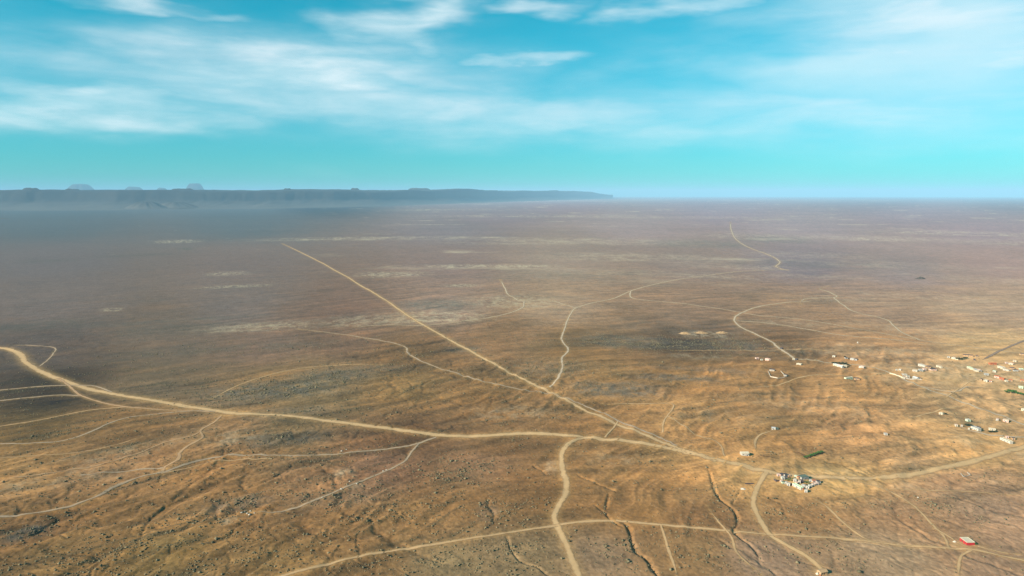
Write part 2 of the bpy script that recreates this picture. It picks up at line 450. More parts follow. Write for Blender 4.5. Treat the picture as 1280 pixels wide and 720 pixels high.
dust = np.zeros_like(GZ)
road_curves = []
for i, (nm, lb, wd, tone, wob, pp) in enumerate(roads):
    Q = curve(pp, 4.0, wob, i)
    road_curves.append(Q)
    dd = np.hypot(Q[:, 0], Q[:, 1])
    keep = np.arange(0, len(Q), 2)
    splat(dust, Q[keep], np.maximum(wd * 1.15, dd[keep] * 0.0012), 0.75)
for (px, py, rx, am) in [(960, 592, 26, 0.9), (1000, 600, 34, 0.9), (1040, 604, 24, 0.8), (985, 612, 24, 0.75), (930, 584, 22, 0.7), (1020, 590, 30, 0.6),
                         (1210, 684, 13, 0.9), (1195, 680, 10, 0.7), (1225, 684, 9, 0.6), (1024, 716, 9, 0.9), (945, 604, 12, 0.6), (1018, 616, 12, 0.7),
                         (1130, 470, 20, 0.5), (1160, 470, 26, 0.6), (1180, 474, 24, 0.5), (1255, 556, 22, 0.6), (1240, 545, 16, 0.7), (1222, 468, 20, 0.6), (1250, 482, 22, 0.5)]:
    splat(dust, pix(px, py), rx * mpp(px, py), am)

# ------------------------------------------------------------------ ground colours (set at control points, darker on the left plain)
def lin(c):
    c = np.asarray(c, float) / 255.0
    return np.where(c <= 0.04045, c / 12.92, ((c + 0.055) / 1.055) ** 2.4)

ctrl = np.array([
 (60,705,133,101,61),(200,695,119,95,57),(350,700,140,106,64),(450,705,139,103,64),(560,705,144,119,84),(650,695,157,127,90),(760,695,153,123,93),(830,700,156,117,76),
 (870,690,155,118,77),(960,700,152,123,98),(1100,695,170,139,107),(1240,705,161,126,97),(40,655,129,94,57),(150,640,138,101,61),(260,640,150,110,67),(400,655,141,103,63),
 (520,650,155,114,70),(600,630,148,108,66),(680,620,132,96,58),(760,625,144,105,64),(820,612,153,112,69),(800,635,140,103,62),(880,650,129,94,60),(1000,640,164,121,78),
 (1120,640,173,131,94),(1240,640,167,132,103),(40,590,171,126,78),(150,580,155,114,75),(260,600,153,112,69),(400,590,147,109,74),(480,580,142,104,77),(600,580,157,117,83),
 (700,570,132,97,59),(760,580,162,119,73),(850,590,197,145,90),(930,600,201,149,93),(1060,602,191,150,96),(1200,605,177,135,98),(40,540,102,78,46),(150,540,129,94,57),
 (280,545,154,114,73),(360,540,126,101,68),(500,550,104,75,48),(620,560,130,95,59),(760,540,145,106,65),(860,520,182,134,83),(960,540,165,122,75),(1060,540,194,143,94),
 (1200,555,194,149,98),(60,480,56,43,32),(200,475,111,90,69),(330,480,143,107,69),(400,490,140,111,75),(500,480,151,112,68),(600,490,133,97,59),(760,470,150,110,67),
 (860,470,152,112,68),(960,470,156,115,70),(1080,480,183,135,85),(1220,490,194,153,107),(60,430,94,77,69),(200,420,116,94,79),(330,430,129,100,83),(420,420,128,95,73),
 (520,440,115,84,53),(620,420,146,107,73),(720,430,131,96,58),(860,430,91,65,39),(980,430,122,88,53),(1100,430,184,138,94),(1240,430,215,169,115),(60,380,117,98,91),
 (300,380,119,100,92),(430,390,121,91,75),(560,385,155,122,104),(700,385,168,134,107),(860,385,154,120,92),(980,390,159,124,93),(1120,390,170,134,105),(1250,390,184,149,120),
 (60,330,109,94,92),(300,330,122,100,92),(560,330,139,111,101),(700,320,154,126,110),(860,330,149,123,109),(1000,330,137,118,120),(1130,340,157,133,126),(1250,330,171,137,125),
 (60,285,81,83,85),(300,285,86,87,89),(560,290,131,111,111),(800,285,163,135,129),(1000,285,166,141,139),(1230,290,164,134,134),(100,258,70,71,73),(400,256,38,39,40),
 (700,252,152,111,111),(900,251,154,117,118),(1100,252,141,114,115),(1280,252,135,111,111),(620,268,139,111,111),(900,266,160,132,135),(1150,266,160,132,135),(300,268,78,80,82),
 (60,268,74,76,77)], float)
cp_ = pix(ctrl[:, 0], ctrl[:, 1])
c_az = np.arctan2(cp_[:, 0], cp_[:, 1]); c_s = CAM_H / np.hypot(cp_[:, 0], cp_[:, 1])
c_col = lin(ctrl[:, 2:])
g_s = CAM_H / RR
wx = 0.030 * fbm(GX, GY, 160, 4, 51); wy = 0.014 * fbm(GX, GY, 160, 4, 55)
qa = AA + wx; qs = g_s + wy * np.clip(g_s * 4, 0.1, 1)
# interpolate the control point colours on a coarse table of (azimuth, 1/r), then look them up with a ragged warp
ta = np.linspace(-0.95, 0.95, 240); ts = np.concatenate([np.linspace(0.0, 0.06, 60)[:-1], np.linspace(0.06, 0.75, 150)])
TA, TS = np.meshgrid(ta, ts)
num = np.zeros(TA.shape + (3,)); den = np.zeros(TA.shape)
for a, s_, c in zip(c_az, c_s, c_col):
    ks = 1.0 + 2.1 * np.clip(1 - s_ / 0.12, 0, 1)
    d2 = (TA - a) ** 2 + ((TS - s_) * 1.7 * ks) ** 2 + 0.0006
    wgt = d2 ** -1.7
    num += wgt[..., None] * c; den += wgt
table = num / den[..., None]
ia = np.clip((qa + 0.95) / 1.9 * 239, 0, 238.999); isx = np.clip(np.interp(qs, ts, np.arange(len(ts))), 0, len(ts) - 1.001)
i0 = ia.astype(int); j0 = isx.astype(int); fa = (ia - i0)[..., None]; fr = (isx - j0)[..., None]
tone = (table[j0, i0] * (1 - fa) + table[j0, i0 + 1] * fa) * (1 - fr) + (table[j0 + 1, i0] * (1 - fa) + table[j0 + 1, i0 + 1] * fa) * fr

# streaks left by sheet floods, mottling and bare patches
def rot(x, y, a):
    return x * math.cos(a) + y * math.sin(a), -x * math.sin(a) + y * math.cos(a)
wu = GX + 30 * fbm(GX, GY, 200, 3, 81); wv = GY + 40 * fbm(GX, GY, 240, 3, 85)
wB = sstep(-0.15, 0.2, AA)
U, V = rot(wu, wv, R(37)); U2, V2 = rot(wu, wv, R(13))
st1 = fbm(U / 7, V, 22, 5, 91, 0.6) * (1 - wB) + fbm(U2 / 6, V2, 22, 5, 92, 0.6) * wB
st2 = fbm(U / 4.0, V, 58, 4, 95, 0.55) * (1 - wB) + fbm(U2 / 4.0, V2, 50, 4, 96, 0.55) * wB
# lines of dry shrubs and dark silt that follow the flow
brk = sstep(-0.15, 0.3, fbm(U / 2.5, V, 60, 3, 98))
veg = np.exp(-(fbm(U / 8, V, 34, 3, 97, 0.6) / 0.055) ** 2) * brk * (1 - wB) + 0.5 * np.exp(-(fbm(U2 / 7, V2, 30, 3, 99, 0.6) / 0.05) ** 2) * brk * wB
near_f = np.clip((1700 - RR) / 700, 0, 1)
calm = 1 - 0.72 * sstep(0.06, 0.22, AA) * sstep(0.36, 0.46, g_s)      # the lower right plain is even
calm = calm * (1 - 0.5 * sstep(-0.22, -0.08, AA) * (1 - sstep(0.1, 0.2, AA)) * sstep(0.50, 0.54, g_s))
veg = veg * near_f * calm
mot = fbm(GX, GY, 17, 4, 101, 0.85)
fine = perlin(GX / 3.1, GY / 4.5, 104) * np.clip((1900 - RR) / 900, 0, 1)
mot2 = fbm(GX, GY, 170, 4, 107)
far_f = np.clip((RR - 1500) / 2500, 0, 1)
big = fbm(GX, GY, 900, 5, 111, 0.55)
fade_l = sstep(-0.50, -0.15, AA) * 0.6 + 0.4           # the dark left plain is smooth
plain = np.where(g_s < 0.24, fade_l, 1.0)
nf = np.clip((3200 - RR) / 2000, 0, 1)
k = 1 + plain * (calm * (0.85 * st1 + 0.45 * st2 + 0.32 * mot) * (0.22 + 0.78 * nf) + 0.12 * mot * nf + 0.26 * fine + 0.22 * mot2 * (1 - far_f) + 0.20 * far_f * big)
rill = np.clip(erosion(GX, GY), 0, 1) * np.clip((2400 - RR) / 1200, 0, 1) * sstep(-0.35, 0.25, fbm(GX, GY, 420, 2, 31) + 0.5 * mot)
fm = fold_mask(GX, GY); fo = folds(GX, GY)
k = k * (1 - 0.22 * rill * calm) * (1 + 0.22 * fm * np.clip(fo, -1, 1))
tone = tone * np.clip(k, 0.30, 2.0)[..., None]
# warm (iron) and cool (grey gravel, dry scrub) soil
hue = np.clip(calm * (0.9 * st2 + 0.8 * st1) + 0.5 * mot2 + 0.5 * fbm(GX, GY, 70, 3, 121), -1, 1)
warm = np.array([1.12, 0.98, 0.82]); cool = np.array([0.90, 1.01, 1.06])
hue = hue * (0.3 + 0.7 * nf)
hw = np.clip(hue, 0, 1)[..., None]; hc = np.clip(-hue, 0, 1)[..., None]
tone = tone * (1 - hw + hw * warm) * (1 - hc + hc * cool)
vg = 0.55 * veg[..., None]
tone = tone * (1 - vg) + vg * lin((84, 78, 56))
def window(px, py, rx, ry, k=2.6):
    """grid slice round a patch given by a photo pixel, with its soft mask"""
    c0 = pix(px, py)[0]; a0 = math.atan2(*c0); s0 = CAM_H / math.hypot(*c0)
    i0 = max(0, int((a0 - k * rx / FOC + HALF) / (2 * HALF) * (NA - 1))); i1 = min(NA, int((a0 + k * rx / FOC + HALF) / (2 * HALF) * (NA - 1)) + 2)
    r0 = CAM_H / (s0 + k * ry / FOC); r1 = CAM_H / max(s0 - k * ry / FOC, 0.003)
    k0 = max(0, int(np.searchsorted(rad, r0)) - 1); k1 = min(NR_, int(np.searchsorted(rad, r1)) + 1)
    sl_ = (slice(k0, k1), slice(i0, max(i1, i0)))
    m_ = np.exp(-(((AA[sl_] - a0) / (rx / FOC)) ** 2) ** 1.4 - (((g_s[sl_] - s0) / (ry / FOC)) ** 2) ** 1.4)
    return sl_, m_

# pale washes and salt / sand flats far out
pal = lin((232, 218, 192))
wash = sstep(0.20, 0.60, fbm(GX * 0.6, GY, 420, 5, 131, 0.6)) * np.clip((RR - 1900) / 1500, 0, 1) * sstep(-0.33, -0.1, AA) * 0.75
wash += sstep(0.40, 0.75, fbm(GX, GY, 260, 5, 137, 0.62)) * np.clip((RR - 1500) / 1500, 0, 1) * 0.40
wash_list = [(1000,598,60,8,.35),(1090,600,70,7,.3),(1180,590,60,6,.25),(940,588,40,6,.3),(1240,560,50,10,.35),(1235,468,60,10,.5),(1130,475,50,6,.35),(1050,440,60,4,.35),(980,404,50,3,.35),(1130,410,60,4,.35),(1010,345,60,2.5,.3),(1170,372,80,3,.3),(1240,350,60,3,.3),(330,408,62,5,.6),(300,410,30,4,.45),(470,400,60,7,.55),(545,396,60,8,.7),(640,378,55,9,.55),(610,333,80,2.6,.8),(490,343,40,3.2,.7),(577,357,20,1.6,.7),
  (140,387,9,1.6,.8),(292,358,36,1.5,.6),(285,342,22,2.2,.5),(222,302,22,1.6,.6),(470,298,120,2.0,.55),(720,302,140,4,.45),(960,296,70,3,.5),(1090,299,40,2.0,.75),(1080,297,90,2.6,.4),
  (1210,292,80,2.2,.7),(1260,304,50,2.5,.4),(800,322,110,5,.45),(880,418,30,4,.7),(930,334,60,3,.4),(1010,318,60,2.5,.35),(880,345,60,3,.4),(660,270,120,1.5,.5),(860,272,120,1.5,.4),(560,262,70,1.0,.4),
  (60,602,70,9,.30),(160,566,60,6,.30),(300,546,34,7,.45),(430,592,11,7,.6),(446,606,9,4,.4),(690,583,16,7,.5),(640,515,50,8,.35),(760,575,40,8,.25),(290,652,14,4,.5),
  (1150,462,50,7,.45),(1200,470,50,7,.45),(920,250,240,1.5,.35),(700,251,90,1.2,.6),(1170,300,60,2,.4),(820,430,60,5,.15),(1010,320,70,3,.3),(1090,330,110,4,.25),(760,340,110,4,.25),
  (1060,375,60,5,.25),(1120,440,80,5,.4),(1220,420,80,6,.3),(870,446,50,4,.35),(900,520,60,10,.2),(1010,505,80,10,.25)]
for (px, py, rx, ry, am) in wash_list:
    sl_, m_ = window(px, py, rx, ry)
    if m_.size == 0:
        continue
    sc = max(20.0, rx * mpp(px, py) * 0.22)
    nz = fbm(GX[sl_], GY[sl_] * 0.7, sc, 6, 140 + int(px) % 7, 0.82)
    wash[sl_] = np.maximum(wash[sl_], am * np.clip(m_ * 1.3, 0, 1) * sstep(-0.25, 0.40, nz))
wash = np.clip(wash, 0, 0.9)[..., None]
wcol = tone * 0.35 + 0.65 * pal * np.array([1.0, 0.93, 0.82])
tone = tone * (1 - wash) + wcol * wash
# dark gravel and scrub bands
dark = np.zeros_like(GZ)
dark_list = [(340,488,80,11,.8),(420,470,46,8,.7),(470,462,40,6,.5),(300,500,50,8,.4),(800,428,90,9,.7),(900,432,80,8,.7),(860,410,110,10,.35),(690,460,50,10,.35),(545,381,42,6,.7),(580,437,24,4,.6),(770,487,54,9,.7),(840,472,50,4,.6),
  (30,664,22,7,.8),(360,516,50,7,.5),(360,548,50,8,.6),(310,500,30,7,.5),(300,435,120,4,.35),(40,408,60,5,.5),(200,402,100,2,.5),(220,410,60,5,.4),(970,300,40,4,.5),(880,305,60,5,.5),(700,345,90,6,.3),(300,630,40,9,.5),(420,625,60,12,.3),
  (610,640,14,14,.4),(1000,330,110,5,.3),(960,445,50,3,.3),(880,462,60,3,.4),(290,535,60,8,.2),(232,311,8,1.5,.8),(60,326,24,1.3,.5),(170,319,40,1.2,.5)]
for (px, py, rx, ry, am) in dark_list:
    sl_, m_ = window(px, py, rx, ry)
    if m_.size == 0:
        continue
    sc = max(12.0, rx * mpp(px, py) * 0.2)
    nz = fbm(GX[sl_], GY[sl_], sc, 5, 160, 0.65)
    dark[sl_] = np.maximum(dark[sl_], am * np.clip(m_ * 1.3, 0, 1) * sstep(-0.5, 0.25, nz))
dk = dark[..., None]
tone = tone * (1 - dk) + dk * (tone.mean(-1, keepdims=True) * np.array([0.86, 0.76, 0.60]))
# bare trodden ground beside roads and yards
db = np.clip(dust * (0.8 + 0.5 * mot), 0, 1)[..., None]
bare = lin((222, 176, 112)) * (1 + 0.15 * st1[..., None])
tone = tone * (1 - 0.85 * db) + (0.3 * tone + 0.7 * bare) * 0.85 * db
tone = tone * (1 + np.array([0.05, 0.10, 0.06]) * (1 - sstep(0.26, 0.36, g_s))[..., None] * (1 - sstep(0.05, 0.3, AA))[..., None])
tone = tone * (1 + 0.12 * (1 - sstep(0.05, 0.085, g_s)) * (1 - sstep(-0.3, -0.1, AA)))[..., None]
ALB = 0.80
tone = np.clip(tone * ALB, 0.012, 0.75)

def link(o, parent=None):
    COL.objects.link(o)
    if parent is not None:
        o.parent = parent
    return o

def mesh_np(name, verts, faces_flat, nper, smooth=False):
    me = bpy.data.meshes.new(name)
    nv = len(verts); nf = len(faces_flat) // nper
    me.vertices.add(nv)
    me.vertices.foreach_set('co', np.asarray(verts, np.float32).ravel())
    me.loops.add(nf * nper)
    me.loops.foreach_set('vertex_index', np.asarray(faces_flat, np.int32))
    me.polygons.add(nf)
    me.polygons.foreach_set('loop_start', np.arange(0, nf * nper, nper, dtype=np.int32))
    if smooth:
        me.polygons.foreach_set('use_smooth', np.ones(nf, bool))
    me.update(calc_edges=True)
    return me

def set_color(me, name, rgb):
    at = me.attributes.new(name, 'FLOAT_COLOR', 'POINT')
    c = np.ones((len(rgb), 4), np.float32); c[:, :3] = rgb
    at.data.foreach_set('color', c.ravel())

def set_float(me, name, v):
    at = me.attributes.new(name, 'FLOAT', 'POINT')
    at.data.foreach_set('value', np.asarray(v, np.float32))

def material(name, rough=0.95):
    mt = bpy.data.materials.new(name); mt.use_nodes = True
    t = NT(mt.node_tree); t.n.clear()
    b = t.node('ShaderNodeBsdfPrincipled', {'Roughness': rough})
    b.inputs['Specular IOR Level'].default_value = 0.15
    o = t.node('ShaderNodeOutputMaterial', {'Surface': b.outputs[0]})
    return mt, t, b, o

# ground material: base colour carried by the mesh, grain, stones and small relief by nodes
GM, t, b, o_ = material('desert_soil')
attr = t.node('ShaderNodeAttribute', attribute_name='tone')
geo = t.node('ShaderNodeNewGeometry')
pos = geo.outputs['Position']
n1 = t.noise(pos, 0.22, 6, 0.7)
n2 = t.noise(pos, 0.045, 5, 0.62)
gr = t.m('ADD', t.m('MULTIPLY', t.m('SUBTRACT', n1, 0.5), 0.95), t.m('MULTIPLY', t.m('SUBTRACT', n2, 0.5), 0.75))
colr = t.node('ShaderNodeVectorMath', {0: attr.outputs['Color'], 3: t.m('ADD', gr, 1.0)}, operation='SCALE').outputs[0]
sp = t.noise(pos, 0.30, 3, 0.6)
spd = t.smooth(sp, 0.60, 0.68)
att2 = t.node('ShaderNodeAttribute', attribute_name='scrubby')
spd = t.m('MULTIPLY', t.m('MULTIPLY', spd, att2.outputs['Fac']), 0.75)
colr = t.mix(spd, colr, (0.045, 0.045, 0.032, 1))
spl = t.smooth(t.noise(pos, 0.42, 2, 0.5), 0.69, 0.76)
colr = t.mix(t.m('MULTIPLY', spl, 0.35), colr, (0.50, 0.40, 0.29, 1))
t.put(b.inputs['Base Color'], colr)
bmp = t.node('ShaderNodeBump', {'Strength': 0.55, 'Distance': 1.6, 'Height': t.noise(pos, 0.14, 6, 0.66)})
t.put(b.inputs['Normal'], bmp.outputs[0])

# build the ground disc
idx = np.arange(NR_ * NA_).reshape(NR_, NA_)
nxt = np.roll(idx, -1, axis=1)
quads = np.stack([idx[:-1], idx[1:], nxt[1:], nxt[:-1]], -1).reshape(-1)
quads = quads.reshape(-1, 4)[:, ::-1].reshape(-1)          # face up
verts = np.stack([GX, GY, GZ], -1).reshape(-1, 3)
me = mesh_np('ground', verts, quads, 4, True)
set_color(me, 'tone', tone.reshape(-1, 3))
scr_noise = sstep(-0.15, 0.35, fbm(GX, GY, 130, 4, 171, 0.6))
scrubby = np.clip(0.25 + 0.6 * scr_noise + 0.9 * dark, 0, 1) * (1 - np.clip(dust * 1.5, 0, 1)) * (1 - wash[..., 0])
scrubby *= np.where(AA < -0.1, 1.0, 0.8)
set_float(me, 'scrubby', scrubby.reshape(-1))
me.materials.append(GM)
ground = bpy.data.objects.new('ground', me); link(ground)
ground['kind'] = 'structure'
ground['label'] = 'dry orange brown desert plain reaching the hazy horizon'
centre = mesh_np('ground_patch', [(45 * math.sin(a), 45 * math.cos(a), float(height(0, 0)) - 0.4) for a in np.linspace(0, 2 * math.pi, 24, endpoint=False)][::-1], list(range(24)), 24)
set_color(centre, 'tone', np.tile(np.array([[0.2, 0.14, 0.09]]), (24, 1)))
centre.materials.append(GM)
link(bpy.data.objects.new('ground_patch', centre), ground)

def gz(x, y):
    """height of the built ground mesh"""
    x = np.atleast_1d(np.asarray(x, float)); y = np.atleast_1d(np.asarray(y, float))
    ia, ir = grid_index(x, y)
    ia = np.clip(ia, 0, NA - 1.001); ir = np.clip(ir, 0, NR_ - 1.001)
    a0 = ia.astype(int); r0 = ir.astype(int); fa = ia - a0; fr = ir - r0
    return ((GZ[r0, a0] * (1 - fa) + GZ[r0, a0 + 1] * fa) * (1 - fr) + (GZ[r0 + 1, a0] * (1 - fa) + GZ[r0 + 1, a0 + 1] * fa) * fr)

def gsample(arr, x, y):
    ia, ir = grid_index(x, y)
    ia = np.clip(np.round(ia).astype(int), 0, NA - 1); ir = np.clip(np.round(ir).astype(int), 0, NR_ - 1)
    return arr[ir, ia]

# ------------------------------------------------------------------ roads
def road_material(name, c1, c2, alpha_lo, alpha_hi):
    mt, t, b, o = material(name)
    pos = t.node('ShaderNodeNewGeometry').outputs['Position']
    n = t.noise(pos, 0.12, 5, 0.65)
    n2 = t.noise(pos, 0.5, 3, 0.6)
    ed = t.node('ShaderNodeAttribute', attribute_name='edge').outputs['Fac']
    c = t.mix(n, c1, c2)
    c = t.mix(t.m('MULTIPLY', t.smooth(ed, 0.25, 0.9), 0.5), c, tuple(v * 0.72 for v in c1[:3]) + (1,))
    rut = t.m('MULTIPLY', t.smooth(n2, 0.45, 0.7), 0.25)
    c = t.mix(rut, c, tuple(v * 0.7 for v in c2[:3]) + (1,))
    t.put(b.inputs['Base Color'], c)
    # verges thin out into the soil
    n3 = t.noise(pos, 0.035, 4, 0.6)
    thr = t.m('ADD', ed, t.m('ADD', t.m('MULTIPLY', t.m('SUBTRACT', n, 0.5), 0.9), t.m('MULTIPLY', t.m('SUBTRACT', n3, 0.5), 0.55)))
    keep = t.smooth(thr, alpha_hi, alpha_lo)
    tr = t.node('ShaderNodeBsdfTransparent')
    mx = t.node('ShaderNodeMixShader', {0: keep, 1: tr.outputs[0], 2: b.outputs[0]})
    t.put(o.inputs['Surface'], mx.outputs[0])
    return mt
ROADM = {
    'sand': road_material('sandy_road', (0.59, 0.38, 0.19, 1), (0.49, 0.31, 0.15, 1), 0.25, 0.98),
    'pale': road_material('pale_track', (0.43, 0.305, 0.195, 1), (0.34, 0.24, 0.155, 1), 0.22, 0.95),
    'chalk': road_material('chalky_track', (0.55, 0.41, 0.27, 1), (0.44, 0.325, 0.215, 1), 0.20, 1.0),
    'ochre': road_material('ochre_track', (0.54, 0.34, 0.17, 1), (0.44, 0.275, 0.135, 1), 0.22, 0.95),
    'rust': road_material('rust_track', (0.46, 0.28, 0.14, 1), (0.40, 0.24, 0.13, 1), 0.22, 0.95),
    'tar': road_material('tarred_road', (0.25, 0.175, 0.125, 1), (0.30, 0.21, 0.15, 1), 0.5, 0.95),
}

def ribbon(name, Q, wd, mat, label, others, lift=0.0):
    tg = np.gradient(Q, axis=0); tg /= np.linalg.norm(tg, axis=1)[:, None] + 1e-9
    nv = np.stack([-tg[:, 1], tg[:, 0]], -1)
    s = np.concatenate([[0], np.cumsum(np.hypot(*np.diff(Q, axis=0).T))])
    d = np.hypot(Q[:, 0], Q[:, 1])
    wdd = np.maximum(wd, (0.0015 if wd > 6 else 0.0024) * d * np.clip((d - 900) / 800, 0, 1))
    ww = wdd * (1 + 0.22 * perlin(s / 60.0, s * 0 + len(Q) * 0.37, 500))
    K = 9
    us = np.linspace(-1, 1, K)
    half = ww * 0.5 * 1.7
    X = Q[:, 0][:, None] + nv[:, 0][:, None] * half[:, None] * us
    Y = Q[:, 1][:, None] + nv[:, 1][:, None] * half[:, None] * us
    Z = gz(X.ravel(), Y.ravel()).reshape(X.shape) + 0.10 + 0.00012 * d[:, None] + lift
    n = len(Q)
    ix = np.arange(n * K).reshape(n, K)
    q = np.stack([ix[:-1, :-1], ix[:-1, 1:], ix[1:, 1:], ix[1:, :-1]], -1).reshape(-1, 4)
    me = mesh_np(name, np.stack([X, Y, Z], -1).reshape(-1, 3), q[:, ::-1].reshape(-1), 4, True)
    if me.polygons[0].normal.z < 0:
        me.flip_normals()
    endf = s * 0
    for e, dist in ((0, s), (-1, s[-1] - s)):                # open ends peter out, joined ends do not
        if np.hypot(*(others - Q[e]).T).min() > 12 + 0.006 * d[e]:
            endf = np.maximum(endf, np.clip(1 - dist / (20 + 0.015 * d + 0.2 * np.clip(d - 1800, 0, 4000)), 0, 1))
    set_float(me, 'edge', (np.abs(us)[None] + 0.75 * endf[:, None]).ravel())
    me.materials.append(mat)
    o = bpy.data.objects.new(name, me); link(o)
    o['kind'] = 'structure'; o['label'] = label
    return o
for i, ((nm, lb, wd, tn, wob, pp), Q) in enumerate(zip(roads, road_curves)):
    ribbon(nm, Q, wd, ROADM[tn], lb, np.concatenate([q_ for j, q_ in enumerate(road_curves) if j != i]), 0.004 * i)
ribbon('asphalt_road', curve(asphalt, 6.0), 4.2, ROADM['tar'], 'dark asphalt road leaving the settlement at the right edge', np.concatenate(road_curves), 0.2)

# ------------------------------------------------------------------ plateau, buttes and hills on the horizon
RM, t, b, o_ = material('escarpment_rock')
pos = t.node('ShaderNodeNewGeometry').outputs['Position']
strat = t.noise(t.scalevec(pos, (0.0006, 0.0006, 0.02)), 1.0, 5, 0.6)
blot = t.noise(pos, 0.0016, 6, 0.6)
c = t.mix(strat, (0.020, 0.019, 0.018, 1), (0.045, 0.038, 0.032, 1))
c = t.mix(t.smooth(blot, 0.4, 0.7), c, (0.03, 0.029, 0.025, 1))
zz_ = t.node('ShaderNodeSeparateXYZ', {0: pos}).outputs[2]
scree = t.smooth(t.m('ADD', zz_, t.m('MULTIPLY', t.noise(pos, 0.002, 5, 0.6), 160.0)), 300.0, 60.0)
c = t.mix(scree, c, (0.11, 0.095, 0.078, 1))
t.put(b.inputs['Base Color'], c)

rim_ctl = np.array([(-160, 15500, 236), (-40, 15000, 238.5), (60, 15000, 239), (150, 15500, 238.5), (260, 16500, 237.5), (340, 17000, 237.6), (420, 18500, 237.8), (470, 20000, 238.0), (500, 21500, 238.2), (560, 25000, 238.0),
                    (620, 30000, 238.3), (680, 37000, 239.0), (725, 44000, 239.4), (738, 47000, 240.0), (748, 49000, 242.4), (765, 52000, 244.2)], float)
tt = np.linspace(0, 1, 900)
cum = np.linspace(0, 1, len(rim_ctl))
rx_ = np.interp(tt, cum, rim_ctl[:, 0]); rd_ = np.interp(tt, cum, rim_ctl[:, 1]); ry_ = np.interp(tt, cum, rim_ctl[:, 2])
azm = np.arctan2((rx_ - 640) / FOC, 1.0)
prof_n = 40
pv = np.linspace(0, 1, prof_n)
PX = np.zeros((900, prof_n)); PY = PX.copy(); PZ = PX.copy()
base_x = np.sin(azm) * rd_ / np.cos(azm); base_y = rd_
for j, u in enumerate(pv):
    # u 0 = foot of the talus, 0.55 = rim, 1 = far back on the plateau
    if u < 0.55:
        off = -2400 * (1 - u / 0.55) * (rd_ / 17000) ** 0.6
        q = u / 0.55
        f = 0.62 * q ** 1.7 + 0.38 * float(sstep(0.80, 0.96, q))
    else:
        off = 9000 * ((u - 0.55) / 0.45) ** 1.6
        f = 1.0
    zt = CAM_H + (243 - ry_) / FOC * rd_
    fx = base_x * (rd_ + off) / rd_; fy = base_y + off
    spur = fbm(fx, fx * 0 + fy * 0.35, 2900, 5, 210, 0.55)
    cutb = np.abs(fbm(fx, fy * 0.3, 1700, 5, 220, 0.6))
    dsp = (420 * spur - 380 * cutb) * (1.0 if u < 0.56 else max(0, 1 - (u - 0.56) * 6))
    PX[:, j] = fx * (1 - dsp / np.maximum(rd_, 1) * 1.0)
    PY[:, j] = fy * (1 - dsp / np.maximum(rd_, 1) * 1.0)
    hz = zt * f * (1 - 0.22 * (1 - f) * np.clip(cutb * 4, 0, 1))
    # small knolls on the skyline
    PZ[:, j] = hz + f * (120 * fbm(fx, fy, 4200, 5, 230, 0.55) if u >= 0.40 else 0) - (30 if u == 0 else 0)
ix = np.arange(900 * prof_n).reshape(900, prof_n)
q = np.stack([ix[:-1, :-1], ix[1:, :-1], ix[1:, 1:], ix[:-1, 1:]], -1).reshape(-1)
me = mesh_np('plateau', np.stack([PX, PY, PZ], -1).reshape(-1, 3), q, 4, True)
me.materials.append(RM)
po = bpy.data.objects.new('plateau', me); link(po)
po['kind'] = 'structure'; po['label'] = 'long flat-topped dark plateau along the left horizon'

def butte(label, px, dist, py_base, py_top, wpx, flat, seed):
    rng = np.random.default_rng(seed)
    na, nr = 64, 26
    a = math.atan2(px - 640, FOC); cx = math.tan(a) * dist; cy = dist
    rad_w = wpx / 2 / FOC * dist
    zt = CAM_H + (243 - py_top) / FOC * dist
    zb = max(-5.0, CAM_H + (243 - py_base) / FOC * dist)
    th = np.linspace(0, 2 * math.pi, na, endpoint=False)
    vs = []
    for j in range(nr):
        u = j / (nr - 1)                       # 0 outside, 1 centre
        rr = rad_w * (1 - u)
        x = cx + rr * np.cos(th) ; y = cy + rr * np.sin(th) * 0.8
        e = sstep(0.0, 1 - flat, np.full(na, u) + 0.22 * (1 - u) * u * 4 * fbm(np.cos(th) * 2 + seed, np.sin(th) * 2, 1.0, 4, seed))
        z = zb - 10 + (zt - zb + 10) * e * (1 + 0.10 * fbm(x, y, rad_w * 0.5, 3, seed + 3))
        vs.append(np.stack([x, y, z], -1))
    vs = np.concatenate(vs)
    ix = np.arange(nr * na).reshape(nr, na); nx = np.roll(ix, -1, 1)
    q = np.stack([ix[:-1], nx[:-1], nx[1:], ix[1:]], -1).reshape(-1)
    me = mesh_np('butte', vs, q, 4, True); me.materials.append(RM)
    o = bpy.data.objects.new('butte', me); link(o)
    o['kind'] = 'structure'; o['label'] = label
butte('pale stepped butte above the left horizon', 106, 42000, 243, 230.6, 48, 0.30, 3)
butte('low pale butte beside the stepped one', 172, 42000, 243, 233.8, 36, 0.25, 4)
butte('small pale knob between two buttes', 207, 42500, 243, 235.0, 24, 0.2, 5)
butte('steep pale butte rising clear of the plateau edge', 248, 42000, 243, 229.8, 32, 0.32, 6)
butte('dark rounded hill at the left end of the skyline', 45, 16000, 246, 235.0, 40, 0.2, 7)
butte('small dark crest in front of the stepped butte', 96, 16500, 246, 236.4, 40, 0.2, 8)
butte('dark ridge leading up to the steep butte', 232, 17500, 246, 236.0, 60, 0.25, 9)
butte('small bump on the plateau skyline', 362, 19000, 243, 235.6, 16, 0.3, 10)
butte('second small bump on the plateau skyline', 446, 21500, 243, 235.4, 18, 0.3, 11)
butte('broad low rise on the plateau skyline', 525, 26000, 243, 235.4, 46, 0.4, 12)
butte('dark isolated foothill in front of the plateau', 186, 14200, 260, 252.0, 64, 0.15, 13)
butte('second dark foothill right of the isolated one', 222, 14600, 259, 252.5, 70, 0.15, 14)
butte('dark low hill at the left edge below the plateau', -4, 8600, 281, 272.0, 60, 0.2, 15)


